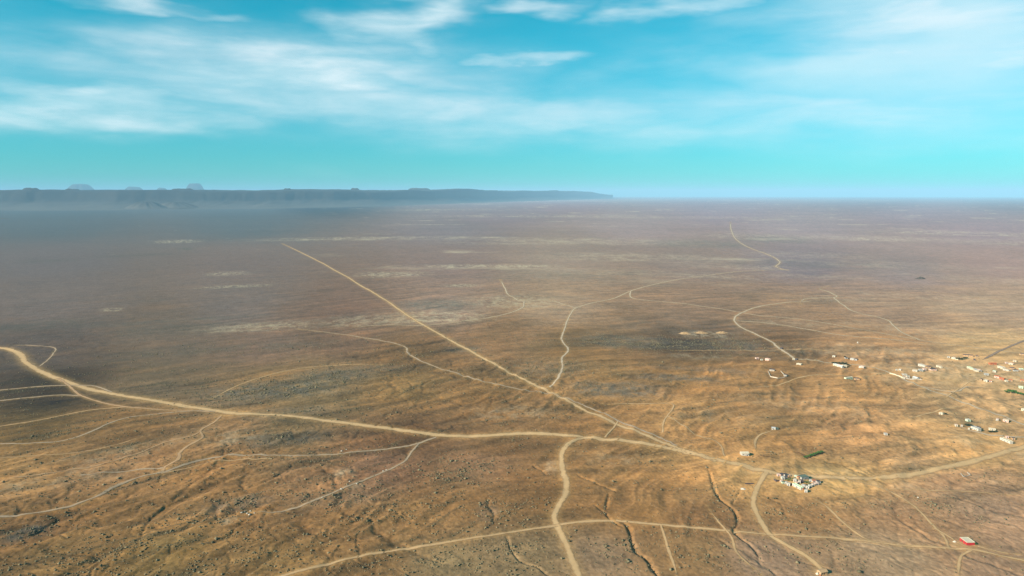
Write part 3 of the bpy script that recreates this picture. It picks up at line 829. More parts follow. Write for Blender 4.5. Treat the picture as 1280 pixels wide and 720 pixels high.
# ------------------------------------------------------------------ small geometry helpers
def mat_simple(name, c1, c2, scale=0.8, rough=0.9, metal=0.0):
    mt, t, b, o = material(name, rough)
    b.inputs['Metallic'].default_value = metal
    ob = t.node('ShaderNodeTexCoord').outputs['Object']
    n = t.noise(ob, scale, 5, 0.65)
    streak = t.noise(t.scalevec(ob, (2.5, 2.5, 0.3)), scale, 4, 0.6)
    c = t.mix(t.smooth(n, 0.35, 0.7), (*c1, 1), (*c2, 1))
    c = t.mix(t.m('MULTIPLY', t.smooth(streak, 0.5, 0.75), 0.4), c, tuple(v * 0.6 for v in c2) + (1,))
    t.put(b.inputs['Base Color'], c)
    return mt
MAT = {
    'white': mat_simple('white_plaster', (0.54, 0.50, 0.43), (0.41, 0.37, 0.30)),
    'cream': mat_simple('cream_plaster', (0.60, 0.53, 0.40), (0.48, 0.41, 0.29)),
    'pink': mat_simple('pink_plaster', (0.68, 0.47, 0.38), (0.56, 0.38, 0.30)),
    'tan': mat_simple('mud_plaster', (0.48, 0.31, 0.17), (0.38, 0.24, 0.13)),
    'grey': mat_simple('grey_concrete', (0.42, 0.41, 0.38), (0.31, 0.30, 0.27)),
    'rust': mat_simple('rusty_tin', (0.50, 0.16, 0.07), (0.34, 0.11, 0.06), 1.2, 0.7),
    'red': mat_simple('red_paint', (0.47, 0.03, 0.035), (0.36, 0.035, 0.035), 0.6, 0.7),
    'dark': mat_simple('dark_tin', (0.075, 0.06, 0.065), (0.12, 0.09, 0.085), 1.0, 0.7),
    'greentin': mat_simple('green_tin', (0.10, 0.15, 0.12), (0.14, 0.17, 0.13), 1.0, 0.7),
    'lime': mat_simple('pale_green_plaster', (0.60, 0.70, 0.50), (0.50, 0.58, 0.40)),
    'tin': mat_simple('zinc_tin', (0.62, 0.62, 0.60), (0.48, 0.46, 0.42), 1.0, 0.5),
    'dusty': mat_simple('dusty_roof', (0.50, 0.41, 0.30), (0.40, 0.31, 0.22)),
    'door': mat_simple('blue_door_paint', (0.07, 0.11, 0.16), (0.05, 0.08, 0.10)),
    'wood': mat_simple('brown_wood', (0.14, 0.08, 0.045), (0.09, 0.055, 0.03)),
    'glass': mat_simple('dark_window', (0.03, 0.035, 0.04), (0.05, 0.05, 0.05), 1.0, 0.3),
    'stone': mat_simple('pale_stone', (0.55, 0.49, 0.40), (0.40, 0.34, 0.27), 0.9),
    'rock': mat_simple('dark_rock', (0.10, 0.085, 0.07), (0.06, 0.05, 0.045), 0.2),
    'earth': mat_simple('orange_earth', (0.42, 0.27, 0.14), (0.32, 0.20, 0.10), 0.2),
    'bark': mat_simple('acacia_bark', (0.13, 0.09, 0.06), (0.08, 0.055, 0.04)),
}

class MB:
    def __init__(s): s.v = []; s.f = []
    def box(s, x0, y0, z0, x1, y1, z1):
        k = len(s.v)
        s.v += [(x0, y0, z0), (x1, y0, z0), (x1, y1, z0), (x0, y1, z0), (x0, y0, z1), (x1, y0, z1), (x1, y1, z1), (x0, y1, z1)]
        s.f += [tuple(k + i for i in q) for q in ((0, 3, 2, 1), (4, 5, 6, 7), (0, 1, 5, 4), (1, 2, 6, 5), (2, 3, 7, 6), (3, 0, 4, 7))]
        return s
    def gable(s, x0, x1, y0, y1, z, h, th=0.12):
        k = len(s.v); ym = (y0 + y1) / 2
        for x in (x0, x1):
            s.v += [(x, y0, z), (x, ym, z + h), (x, y1, z), (x, y1, z + th), (x, ym, z + h + th), (x, y0, z + th)]
        s.f += [tuple(k + i for i in (0, 1, 2, 3, 4, 5)), tuple(k + 6 + i for i in (5, 4, 3, 2, 1, 0))]
        for i in range(6):
            j = (i + 1) % 6
            s.f.append((k + j, k + i, k + 6 + i, k + 6 + j))
        return s
    def tube(s, p0, p1, r0, r1, n=6):
        k = len(s.v)
        a = Vector(p0); b_ = Vector(p1); d = (b_ - a).normalized()
        u = d.orthogonal().normalized(); w_ = d.cross(u)
        for c, r in ((a, r0), (b_, r1)):
            for i in range(n):
                an = 2 * math.pi * i / n
                s.v.append(tuple(c + (u * math.cos(an) + w_ * math.sin(an)) * r))
        for i in range(n):
            j = (i + 1) % n
            s.f.append((k + i, k + j, k + n + j, k + n + i))
        s.f.append(tuple(k + i for i in range(n - 1, -1, -1))); s.f.append(tuple(k + n + i for i in range(n)))
        return s
    def mesh(s, name, m):
        me = bpy.data.meshes.new(name); me.from_pydata(s.v, [], s.f); me.update(); me.materials.append(m)
        return me
    def build(s, name, m, parent=None):
        return link(bpy.data.objects.new(name, s.mesh(name, m)), parent)

def thing(name, label, cat, loc, rz=0, group=None):
    o = bpy.data.objects.new(name, None); link(o)
    o.empty_display_size = 1
    o.location = loc; o.rotation_euler = (0, 0, rz)
    o['label'] = label; o['category'] = cat
    if group: o['group'] = group
    return o

ORD = ['leftmost', 'second from left', 'third from left', 'fourth from left', 'fifth from left', 'sixth from left', 'seventh from left', 'eighth from left',
       'ninth from left', 'tenth from left', 'eleventh from left', 'twelfth from left', 'thirteenth from left', 'fourteenth from left', 'fifteenth from left', 'sixteenth from left']

def house(p0, p1, depth, hgt, wall, roof, rtype, name, label, cat, group=None, win=1, doorside=0.5, doormat='door'):
    """p0, p1: photo pixels of the two ends of the side that faces the viewer"""
    A, B = pix([p0[0], p1[0]], [p0[1], p1[1]])
    L = float(np.hypot(*(B - A))); yaw = math.atan2(B[1] - A[1], B[0] - A[0])
    nx, ny = -math.sin(yaw), math.cos(yaw)
    C = (A + B) / 2 + np.array([nx, ny]) * depth / 2
    zs = gz([A[0], B[0], C[0], A[0] + nx * depth, B[0] + nx * depth], [A[1], B[1], C[1], A[1] + ny * depth, B[1] + ny * depth])
    z = float(zs.min())
    t_ = thing(name, label, cat, (C[0], C[1], z), yaw, group)
    hx, hy = L / 2, depth / 2
    hgt = hgt * 0.82 + float(zs.max() - zs.min())
    w_ = MB().box(-hx, -hy, -0.5, hx, hy, hgt)
    if rtype == 'gable':
        k = len(w_.v); rh = depth * 0.2
        w_.v += [(-hx + 0.01, -hy + 0.01, hgt), (-hx + 0.01, hy - 0.01, hgt), (-hx + 0.01, 0, hgt + rh), (hx - 0.01, -hy + 0.01, hgt), (hx - 0.01, hy - 0.01, hgt), (hx - 0.01, 0, hgt + rh)]
        w_.f += [(k, k + 2, k + 1), (k + 3, k + 4, k + 5)]
    w_.build('wall', MAT[wall], t_)
    if rtype == 'gable':
        MB().gable(-hx - 0.3, hx + 0.3, -hy - 0.3, hy + 0.3, hgt + 0.01, depth * 0.2 + 0.05).build('roof', MAT[roof], t_)
    elif rtype == 'open':
        pass
    else:
        r_ = MB().box(-hx - 0.12, -hy - 0.12, hgt + 0.003, hx + 0.12, hy + 0.12, hgt + 0.16)
        if L > 5:      # low parapet
            for q in ((-hx - 0.12, -hy - 0.12, hx + 0.12, -hy + 0.1), (-hx - 0.12, hy - 0.1, hx + 0.12, hy + 0.12), (-hx - 0.12, -hy + 0.1, -hx + 0.1, hy - 0.1), (hx - 0.1, -hy + 0.1, hx + 0.12, hy - 0.1)):
                r_.box(q[0], q[1], hgt + 0.163, q[2], q[3], hgt + 0.45)
        r_.build('roof', MAT[roof], t_)
    dx_ = -hx + L * doorside
    dw = min(0.5, L * 0.16); dh = min(2.0, hgt * 0.8)
    d_ = MB().box(dx_ - dw, -hy - 0.05, 0.0, dx_ + dw, -hy - 0.003, dh).build('door', MAT[doormat], t_)
    for q in range(win):
        wx_ = -hx + L * ((q + 0.5) / win if win > 1 else 0.2)
        if abs(wx_ - dx_) < dw + 0.7:
            wx_ += dw + 0.9 if wx_ >= dx_ else -(dw + 0.9)
        if abs(wx_) > hx - 0.45:
            continue
        MB().box(wx_ - 0.4, -hy - 0.04, hgt * 0.42, wx_ + 0.4, -hy - 0.003, hgt * 0.75).build('window', MAT['glass'], t_)
    # end window on the sunlit gable
    if depth > 4:
        MB().box(-hx - 0.04, -0.4, hgt * 0.42, -hx - 0.003, 0.4, hgt * 0.75).build('window', MAT['glass'], t_)
    return t_

# ------------------------------------------------------------------ the lone buildings
house((927, 569.5), (936.3, 570.2), 6.0, 3.0, 'white', 'cream', 'gable', 'shed', 'lone white shed with cream roof beside the road above the junction', 'shed', win=2, doorside=0.75)
house((1199.6, 675.5), (1208.5, 681.6), 7.0, 2.8, 'red', 'cream', 'flat', 'house', 'bright red house with cream flat roof at lower right', 'house', win=2, doorside=0.4, doormat='wood')
house((1026.2, 719.0), (1034.5, 717.6), 4.6, 2.3, 'tan', 'tan', 'gable', 'hut', 'mud-brown hut at the bottom edge below the hut cluster', 'hut', win=1, doormat='wood')
house((964.5, 537), (969.5, 537.3), 4.0, 2.6, 'white', 'tin', 'flat', 'house', 'small white house at the end of the bent track', 'house', win=1)
house((969.9, 537), (973.0, 537.2), 3.6, 2.2, 'greentin', 'greentin', 'flat', 'hut', 'dark green lean-to hut right of the small white house', 'hut', win=0)
house((1105.5, 544), (1109.5, 544.4), 3.6, 2.6, 'white', 'grey', 'flat', 'house', 'tiny white house alone on the golden slope', 'house', win=0)

# ------------------------------------------------------------------ the hut cluster at the junction
cluster = {
 'back': [(971.5, 595.4, 975, 595.2, 2.6, 2.0, 'pink', 'pink'), (976, 595.2, 980.2, 595, 3, 2.4, 'pink', 'dark'), (981, 595.8, 984.6, 595.8, 3, 2.2, 'white', 'dark'), (985.4, 596.2, 988.2, 596.4, 2.4, 1.9, 'tan', 'pink'),
          (992.4, 597.4, 995.6, 597.6, 2.6, 2.4, 'cream', 'lime'), (997.6, 598.4, 1001, 598.6, 2.8, 2.2, 'tan', 'rust'), (1002.0, 599.6, 1010.6, 599.4, 5.5, 2.8, 'grey', 'greentin')],
 'second': [(977.2, 599.5, 981.0, 600.0, 3, 2.4, 'white', 'white'), (981.8, 599.2, 984.6, 599.4, 2.6, 2.2, 'pink', 'dark'), (991.6, 602.0, 995.4, 602.4, 3, 2.6, 'white', 'white'), (997.2, 604.0, 1000.6, 604.8, 3.2, 2.6, 'white', 'pink'),
            (1000.8, 603.4, 1004.6, 603.8, 3.6, 2.2, 'dark', 'dark'), (1011.4, 602.6, 1014.6, 602.8, 3, 2.6, 'white', 'white'), (1015.8, 603.2, 1020.6, 603.0, 3.2, 2.4, 'pink', 'rust'), (1021.6, 604.2, 1026, 604.2, 3.6, 2.4, 'grey', 'dark')],
 'third': [(974.6, 602.6, 977.6, 603.2, 2.6, 2.0, 'pink', 'pink'), (993.6, 605.2, 996.4, 605.6, 2.6, 2.0, 'tan', 'pink'), (1001.6, 608.2, 1005.6, 609.6, 2.8, 2.4, 'white', 'white'), (1006.8, 610.4, 1011.2, 611.2, 2.8, 2.4, 'white', 'white'), (1011.9, 609.8, 1015.2, 609.4, 3, 2.6, 'white', 'white'),
           (1015.9, 607.6, 1018.6, 607.4, 2.6, 2.2, 'white', 'pink'), (1019.6, 606.8, 1023.8, 606.4, 2.8, 2.2, 'white', 'pink')],
 'front': [(977.4, 604.4, 980.2, 604.8, 2.4, 2.0, 'lime', 'greentin'), (980.8, 604.8, 983.2, 605.8, 2.6, 2.4, 'white', 'white'), (983.6, 606.6, 987.2, 608.0, 3, 2.6, 'white', 'white'), (990.2, 607.2, 1000.8, 612.8, 3.4, 2.5, 'white', 'lime'),
           (1001.4, 611.8, 1004.2, 612.4, 2.6, 2.0, 'rust', 'dark'), (1005.4, 615.4, 1009.2, 615.9, 3.2, 2.8, 'white', 'white')],
}
CNAME = {'white': 'white', 'pink': 'pinkish', 'cream': 'cream', 'grey': 'grey', 'dark': 'dark tin', 'tan': 'mud-brown', 'lime': 'pale green', 'rust': 'rust-red'}
RNAME = {'white': 'white roof', 'pink': 'pinkish roof', 'dark': 'dark roof', 'greentin': 'dark green roof', 'rust': 'rust-red roof', 'lime': 'pale green roof', 'cream': 'cream roof', 'tin': 'tin roof', 'grey': 'grey roof', 'tan': 'brown roof'}
for row, items in cluster.items():
    for i, (x0, y0, x1, y1, dp, hg, wl, rf) in enumerate(items):
        house((x0, y0), (x1, y1), dp, hg, wl, rf, 'flat', 'hut',
              f'{CNAME[wl]} hut with {RNAME[rf]}, {ORD[i]} in the {row} cluster row', 'hut', 'huts packed together at the road junction', win=1 if (x1 - x0) < 8 else 3)

# ------------------------------------------------------------------ the settlement on the right
town = [
 # phrase, group, houses
 ('above the left settlement yard', [
    (1119.5, 463.2, 1122, 463.4, 3.5, 2.6, 'white', 'white'), (1123, 463.2, 1126, 463.4, 3.5, 2.4, 'white', 'tin'), (1140.5, 464.0, 1146.5, 465.0, 5, 2.8, 'white', 'white'), (1147.5, 457.4, 1155.5, 459.2, 5, 2.8, 'white', 'white'),
    (1149.5, 464.0, 1154, 464.6, 5, 2.8, 'grey', 'grey'), (1155, 463, 1158, 463.4, 4, 2.4, 'pink', 'pink'), (1157.5, 459.8, 1163.5, 460.6, 6, 2.8, 'tan', 'dark'), (1163.5, 463.2, 1171, 463.4, 6, 2.6, 'pink', 'dark'), (1170, 458.6, 1176, 460.4, 3.5, 2.4, 'cream', 'white')]),
 ('in the ruined settlement yard', [
    (1129.5, 469.4, 1134, 469.8, 5, 1.6, 'stone', 'stone'), (1133.5, 472.0, 1137.5, 472.4, 4, 1.6, 'stone', 'stone'), (1140.5, 473.6, 1146, 474, 5, 2.0, 'grey', 'tin'), (1147.5, 473.4, 1151, 473.6, 4, 2.2, 'tan', 'dark')]),
 ('by the asphalt road end', [
    (1184.0, 447.0, 1187.5, 447.4, 4, 2.8, 'white', 'white'), (1189.2, 448.4, 1197.5, 450.0, 5, 2.8, 'white', 'white'), (1204.2, 445.2, 1216.5, 446.0, 6, 2.8, 'tan', 'dark'), (1216.8, 450.4, 1219.2, 450.6, 3.4, 2.6, 'dark', 'dark'), (1219.6, 445.8, 1222.8, 446, 4, 2.4, 'tan', 'dark')]),
 ('in the near settlement row', [
    (1208.3, 460.0, 1213.8, 462.4, 4.5, 2.8, 'cream', 'lime'), (1215.5, 462.4, 1219.5, 464.6, 5, 3.0, 'white', 'grey'), (1220, 464.0, 1225, 464.6, 4.5, 2.8, 'white', 'pink'), (1225.2, 464.4, 1227.2, 464.6, 3, 2.4, 'grey', 'dark'), (1230.5, 468.8, 1236, 469.4, 4.5, 2.4, 'grey', 'grey'),
    (1240.6, 464.8, 1244.6, 466.0, 4, 2.6, 'white', 'lime'), (1242.6, 471.6, 1248.6, 472.8, 5, 2.8, 'pink', 'rust'), (1248.8, 474.2, 1254.8, 475.4, 5, 2.8, 'rust', 'rust'), (1257.0, 477.4, 1260.2, 477.6, 4, 2.6, 'cream', 'cream'), (1261, 476.6, 1265.6, 476.8, 4.5, 2.4, 'tan', 'rust')]),
 ('in the lowest settlement row', [
    (1224.6, 475.4, 1227.4, 475.6, 4, 2.4, 'tan', 'dark'), (1229.4, 476.6, 1234, 477.8, 4.5, 2.6, 'cream', 'white'), (1235.5, 477.2, 1240, 477.8, 4.5, 2.4, 'pink', 'rust'), (1275, 476.6, 1280, 477.4, 5, 2.4, 'tan', 'rust'), (1273.5, 485.2, 1279, 486, 5, 2.4, 'lime', 'lime')]),
 ('in the far settlement row', [
    (1237.6, 455.8, 1246, 456.0, 5, 2.4, 'rust', 'rust'), (1246.6, 459.4, 1253, 461.4, 5, 2.8, 'white', 'white'), (1253.5, 462.8, 1260.6, 464.2, 5, 2.8, 'white', 'white'), (1257.4, 454.6, 1260, 454.8, 4, 2.6, 'pink', 'white'), (1260.6, 455.4, 1265.8, 456.4, 4.5, 2.8, 'white', 'pink'),
    (1266, 452.2, 1270.4, 452.6, 4, 2.8, 'cream', 'white'), (1262, 461.0, 1268, 461.6, 5, 2.4, 'tan', 'dark'), (1266.6, 464.0, 1273, 464.6, 5, 2.6, 'grey', 'dark'), (1274.6, 463.0, 1279.6, 463.4, 5, 2.6, 'grey', 'lime'), (1274, 443.4, 1280, 444, 5, 2.6, 'tan', 'dark')]),
 ('on the slope below the settlement', [
    (1173.5, 517.6, 1178, 518.8, 3.6, 2.2, 'cream', 'cream'), (1194.0, 533.2, 1197.2, 533.6, 3.4, 2.6, 'white', 'pink'), (1200.8, 533.2, 1203.4, 533.6, 3, 2.4, 'white', 'white'), (1209.4, 527.0, 1213.4, 527.4, 4, 2.8, 'lime', 'white'), (1210.0, 536.8, 1212, 537.4, 3, 2.6, 'white', 'white'),
    (1213.2, 536.0, 1222.6, 539.0, 5.0, 3.0, 'white', 'grey'), (1222.8, 537.4, 1226, 537.2, 4, 2.8, 'white', 'dark'), (1236, 537.6, 1244.6, 538.4, 3, 2.2, 'cream', 'cream'), (1244.8, 525.8, 1247.8, 526, 3.6, 2.6, 'white', 'pink'), (1253.4, 526.6, 1260.6, 528.4, 4.5, 2.8, 'pink', 'white'),
    (1249.6, 549.4, 1262.4, 555.0, 4.2, 2.8, 'white', 'cream'), (1257.6, 547.6, 1261, 547.8, 3, 2.2, 'pink', 'pink'), (1264.8, 549.8, 1269, 550.2, 3.4, 2.4, 'tan', 'dark'), (1276.5, 513.4, 1283, 514.2, 4.5, 2.6, 'cream', 'cream')]),
 ('on the middle right plain', [
    (945.2, 449.0, 949, 449.2, 4, 2.4, 'pink', 'pink'), (951.0, 450.6, 953.8, 450.8, 3.6, 2.4, 'white', 'white'), (956.2, 450.4, 961, 450.8, 4.5, 2.4, 'pink', 'pink'), (975, 436.2, 977.6, 436.4, 4, 2.8, 'dark', 'dark'), (991.0, 450.0, 993.6, 450.2, 4, 3.2, 'white', 'white'),
    (993.9, 450.0, 996, 450.2, 4, 2.4, 'dark', 'dark'), (995.6, 455.8, 1001, 456.6, 4, 2.2, 'cream', 'cream'), (1040.2, 446.4, 1043.8, 446.6, 4, 2.8, 'white', 'white'), (1056.8, 448.4, 1060, 448.8, 4, 2.4, 'grey', 'dark'), (1062.6, 449.8, 1067, 450.4, 5, 2.8, 'white', 'grey'),
    (1068, 450.6, 1071, 450.8, 4, 2.4, 'grey', 'dark'), (1041.2, 456.8, 1045.6, 457.8, 4, 2.8, 'cream', 'tin'), (1045.8, 458.4, 1052.6, 460.2, 5, 2.8, 'white', 'tin'), (1053.2, 458.6, 1058.6, 459.6, 4.5, 2.8, 'cream', 'cream'), (1073.4, 459.8, 1079.4, 460.4, 5, 2.6, 'white', 'pink')]),
 ('by the walled plain yard', [
    (961.8, 463.6, 967.8, 464.0, 6, 2.8, 'stone', 'dark'), (979.5, 470.0, 983.2, 470.4, 4, 2.4, 'stone', 'dark'), (1057.5, 473.8, 1066, 474.4, 4, 2.0, 'lime', 'cream'), (1067.2, 474.6, 1074.4, 475.0, 5, 2.6, 'tan', 'dark')]),
]
RNAME['dusty'] = 'dusty roof'; CNAME['stone'] = 'pale stone'; RNAME['stone'] = 'stone roof'
for phrase, items in town:
    order = sorted(range(len(items)), key=lambda i: items[i][0])
    for rank, i in enumerate(order):
        x0, y0, x1, y1, dp, hg, wl, rf = items[i]
        L = x1 - x0
        if rf == 'white' and rank % 2 == 0: rf = 'dusty'
        if wl == 'white' and rank % 3 == 1: wl = 'cream'
        house((x0, y0), (x1, y1), dp, hg, wl, rf, 'gable' if (rf in ('rust', 'tin') and L > 4.5) else 'flat', 'house',
              f'{CNAME[wl]} house with {RNAME[rf]}, {ORD[rank]} {phrase}', 'house', 'houses of the desert settlement', win=1 if L < 5 else 2)

# ------------------------------------------------------------------ walls of yards
def yard_wall(label, pts, h=1.5, th=0.4, mat='stone', cat='wall', name='yard_wall'):
    P = pix([p[0] for p in pts], [p[1] for p in pts])
    c = P.mean(0); z = float(gz(c[0], c[1])[0])
    t_ = thing(name, label, cat, (c[0], c[1], z))
    rng = random.Random(int(pts[0][0]))
    for a, b_ in zip(P[:-1], P[1:]):
        L = np.hypot(*(b_ - a)); n = max(1, int(L / 4)); d = (b_ - a) / L
        mb = MB()
        nrm = np.array([-d[1], d[0]]) * th / 2
        for i in range(n):
            p = a + d * (L * i / n); q_ = a + d * (L * (i + 1) / n - 0.02)
            zz = float(gz(*((p + q_) / 2))[0]) - z
            hh = h * rng.uniform(0.7, 1.05)
            k = len(mb.v)
            for zc in (zz - 0.6, zz + hh):
                for e in (p - nrm, q_ - nrm, q_ + nrm, p + nrm):
                    mb.v.append((e[0] - c[0], e[1] - c[1], zc))
            mb.f += [tuple(k + j for j in f) for f in ((0, 3, 2, 1), (4, 5, 6, 7), (0, 1, 5, 4), (1, 2, 6, 5), (2, 3, 7, 6), (3, 0, 4, 7))]
        mb.build('wall_run', MAT[mat], t_)
yard_wall('low pale stone wall round the yard on the orange plain', [(960, 464), (963, 471), (972, 473), (983, 471), (976, 464)])
yard_wall('long cream wall along the settlement track', [(1112, 467), (1131, 474)], 2.0, 0.6, 'cream')
yard_wall('broken grey wall round the ruined yard', [(1127, 467), (1129, 471), (1139, 474.5), (1152, 475)], 1.2, 0.5, 'grey')
yard_wall('dark brown wall beside the pale rubble left of the hut cluster', [(931.5, 605.2), (942, 604.6)], 1.3, 0.7, 'dark')
yard_wall('dark low wall at the left tip of the hut cluster', [(967.4, 600.2), (970.4, 602.2), (974.2, 601.4)], 1.5, 0.8, 'dark')
yard_wall('pale stone-edged pen below the main road on the right', [(1201, 592), (1204, 596), (1213, 594), (1209, 591)], 0.7, 0.5, 'stone')

# ------------------------------------------------------------------ earth banks, boulders, outcrop
def mound(name, label, cat, px, py, wpx, h, mat, seed, elong=0.5, group=None):
    c = pix(px, py)[0]; rr = wpx * mpp(px, py) / 2
    n, m_ = 22, 7
    vs = []; th = np.linspace(0, 2 * math.pi, n, endpoint=False)
    for j in range(m_):
        u = j / m_
        k = rr * (1 - u) * (1 + 0.25 * perlin(np.cos(th) * 1.7 + seed, np.sin(th) * 1.7, seed))
        x = c[0] + k * np.cos(th); y = c[1] + k * np.sin(th) * elong
        z = gz(x, y) - 0.3 + (h + 0.3) * float(sstep(0, 0.95, u)) * (1 + 0.35 * perlin(np.cos(th) * 2.5 + u * 3, np.sin(th) * 2.5 + seed, seed + 9))
        vs += [(a - c[0], b_ - c[1], d) for a, b_, d in zip(x, y, z)]
    z0 = float(gz(c[0], c[1])[0])
    vs = [(a, b_, d - z0) for a, b_, d in vs] + [(0, 0, h)]
    fs = []
    for j in range(m_ - 1):
        for i in range(n):
            k = (i + 1) % n
            fs.append((j * n + i, j * n + k, (j + 1) * n + k, (j + 1) * n + i))
    for i in range(n):
        fs.append(((m_ - 1) * n + i, (m_ - 1) * n + (i + 1) % n, m_ * n))
    mb = MB(); mb.v = vs; mb.f = fs
    o = mb.build(name, MAT[mat])
    o.location = (c[0], c[1], z0)
    o['label'] = label; o['category'] = cat
    if group: o['group'] = group
    return o
mound('earth_bank', 'leftmost orange earth bank of the pale diggings on the middle plain', 'earth bank', 856, 417, 20, 3.2, 'earth', 3, 0.7, 'earth banks of the diggings')
mound('earth_bank', 'middle orange earth bank of the pale diggings on the middle plain', 'earth bank', 876, 416, 22, 2.8, 'earth', 4, 0.7, 'earth banks of the diggings')
mound('earth_bank', 'rightmost orange earth bank of the pale diggings on the middle plain', 'earth bank', 902, 416, 18, 3.0, 'earth', 5, 0.7, 'earth banks of the diggings')
mound('rock_outcrop', 'dark isolated rocky outcrop on the far right plain', 'rock', 1151, 348.5, 14, 7.0, 'rock', 6, 0.6)
mound('rubble_heap', 'pale rubble heap left of the hut cluster', 'rubble', 929, 611, 9, 0.7, 'stone', 7, 0.9)
mound('rubble_heap', 'pale rubble heap left of the red house', 'rubble', 1193.5, 677.5, 5, 1.0, 'stone', 8, 0.9)
mound('rubble_heap', 'pale rubble heap left of the mud-brown hut', 'rubble', 1021.5, 717.5, 5, 1.2, 'cream', 9, 0.9)
mound('rubble_heap', 'rust coloured heap of scrap beside the mud-brown hut', 'rubble', 1025.4, 719.5, 2.6, 1.0, 'rust', 10, 0.9)

def boulder_mesh(seed):
    rng = random.Random(seed)
    import bmesh
    bm = bmesh.new(); bmesh.ops.create_icosphere(bm, subdivisions=2, radius=1.0)
    for v in bm.verts:
        k = 1 + rng.uniform(-0.18, 0.18)
        v.co = Vector((v.co.x * k, v.co.y * k * 0.85, max(v.co.z * k * 0.7, -0.35)))
    me = bpy.data.meshes.new('boulder'); bm.to_mesh(me); bm.free(); me.materials.append(MAT['stone'])
    return me
BM = [boulder_mesh(i) for i in range(4)]
spots = [(302, 641, 1.0), (306, 639.5, 0.8), (309, 642, 1.1), (313, 639, 0.9), (312, 643.5, 1.2), (318, 641.5, 0.8), (403, 622, 0.9), (426.5, 611.5, 1.2), (437, 602, 0.9), (446, 605, 1.0), (479, 589, 1.0), (483, 587.5, 0.9), (427, 564, 1.2), (433, 562, 0.8), (1147.5, 622, 0.9)]
rows_ = [('at the lower end of the stone-lined track', 6), ('along the stone-lined track', 6), ('above the long pale track', 2), ('beside the thin track to the red house', 1)]
k = 0
for phrase, n in rows_:
    for j in range(n):
        px, py, sc = spots[k]
        c = pix(px, py)[0]
        o = bpy.data.objects.new('boulder', BM[k % 4]); link(o)
        o.location = (c[0], c[1], float(gz(c[0], c[1])[0]) + 0.15 * sc); o.scale = (sc, sc, sc); o.rotation_euler = (0, 0, k * 1.7)
        o['label'] = f'pale boulder {phrase}, {ORD[j]}' if n > 1 else f'single pale boulder {phrase}'
        o['category'] = 'boulder'; o['group'] = 'boulders beside the tracks'
        k += 1

def water_tank(px, py, label):
    c = pix(px, py)[0]
    t_ = thing('water_tank', label, 'water tank', (c[0], c[1], float(gz(c[0], c[1])[0])))
    for sx in (-1, 1):
        for sy in (-1, 1):
            MB().tube((sx * 1.1, sy * 1.1, -0.4), (sx * 0.9, sy * 0.9, 2.2), 0.12, 0.1).build('leg', MAT['grey'], t_)
    MB().box(-1.3, -1.3, 2.2, 1.3, 1.3, 2.35).build('platform', MAT['grey'], t_)
    tk = MB().tube((0, 0, 2.353), (0, 0, 4.4), 1.25, 1.25, 14).build('tank', MAT['white'], t_)
    MB().tube((0, 0, 4.403), (0, 0, 4.75), 1.3, 0.3, 14).build('lid', MAT['white'], tk)
water_tank(1072, 430, 'white water tank on legs standing alone above the middle houses')

# ------------------------------------------------------------------ trees and bushes one can pick out
def leaf_mat(name, c1, c2):
    mt, t, b, o = material(name, 0.8)
    ob = t.node('ShaderNodeNewGeometry').outputs['Position']
    n = t.noise(ob, 0.6, 4, 0.6)
    t.put(b.inputs['Base Color'], t.mix(n, (*c1, 1), (*c2, 1)))
    return mt
LEAF = {'green': leaf_mat('green_leaves', (0.035, 0.10, 0.022), (0.07, 0.16, 0.04)), 'dark': leaf_mat('dark_leaves', (0.028, 0.042, 0.024), (0.05, 0.065, 0.035)),
        'yellow': leaf_mat('yellow_green_leaves', (0.16, 0.18, 0.06), (0.25, 0.25, 0.10))}
def tree_meshes(seed, kind):
    rng = random.Random(seed)
    tr = MB()
    tr.tube((0, 0, -0.3), (0.05, 0, 1.3), 0.2, 0.14)
    tips = []
    for i in range(4):
        a = i * 1.57 + rng.uniform(-.4, .4); l = rng.uniform(0.8, 1.3)
        tip = (math.cos(a) * l, math.sin(a) * l, 2.2 + rng.uniform(-.2, .5))
        tr.tube((0.05, 0, 1.25), tip, 0.1, 0.04, 5); tips.append(tip)
    lf = MB()
    for i in range(190):
        tp = tips[i % 4]
        d = Vector((rng.gauss(0, 1), rng.gauss(0, 1), rng.gauss(0, 0.7))); d = d.normalized() * rng.uniform(0.3, 1.0)
        p = Vector(tp) * 0.75 + Vector((0, 0, 0.75)) + Vector((d.x * 1.15, d.y * 1.15, d.z * 0.95))
        p.z = max(p.z, 0.7)
        s_ = rng.uniform(0.28, 0.50)
        u = Vector((rng.gauss(0, 1), rng.gauss(0, 1), rng.gauss(0, 1))).normalized(); v = u.orthogonal().normalized()
        k = len(lf.v)
        lf.v += [tuple(p + u * s_), tuple(p + v * s_ * 0.7), tuple(p - u * s_), tuple(p - v * s_ * 0.7)]
        lf.f.append((k, k + 1, k + 2, k + 3))
    return tr.mesh('trunk', MAT['bark']), lf.mesh('crown', LEAF[kind])
TM = {(kd, i): tree_meshes(i * 7 + len(kd), kd) for kd in LEAF for i in range(3)}
def tree(px, py, h, spread, kind, i, label, group, name='tree', cat='tree'):
    c = pix(px, py)[0]
    t_ = thing(name, label, cat, (c[0], c[1], float(gz(c[0], c[1])[0])), i * 2.1, group)
    a, b_ = TM[(kind, i % 3)]
    for nm, me in (('trunk', a), ('crown', b_)):
        o = bpy.data.objects.new(nm, me); link(o, t_)
        o.scale = (spread / 2.2, spread / 2.2, h / 3.8)
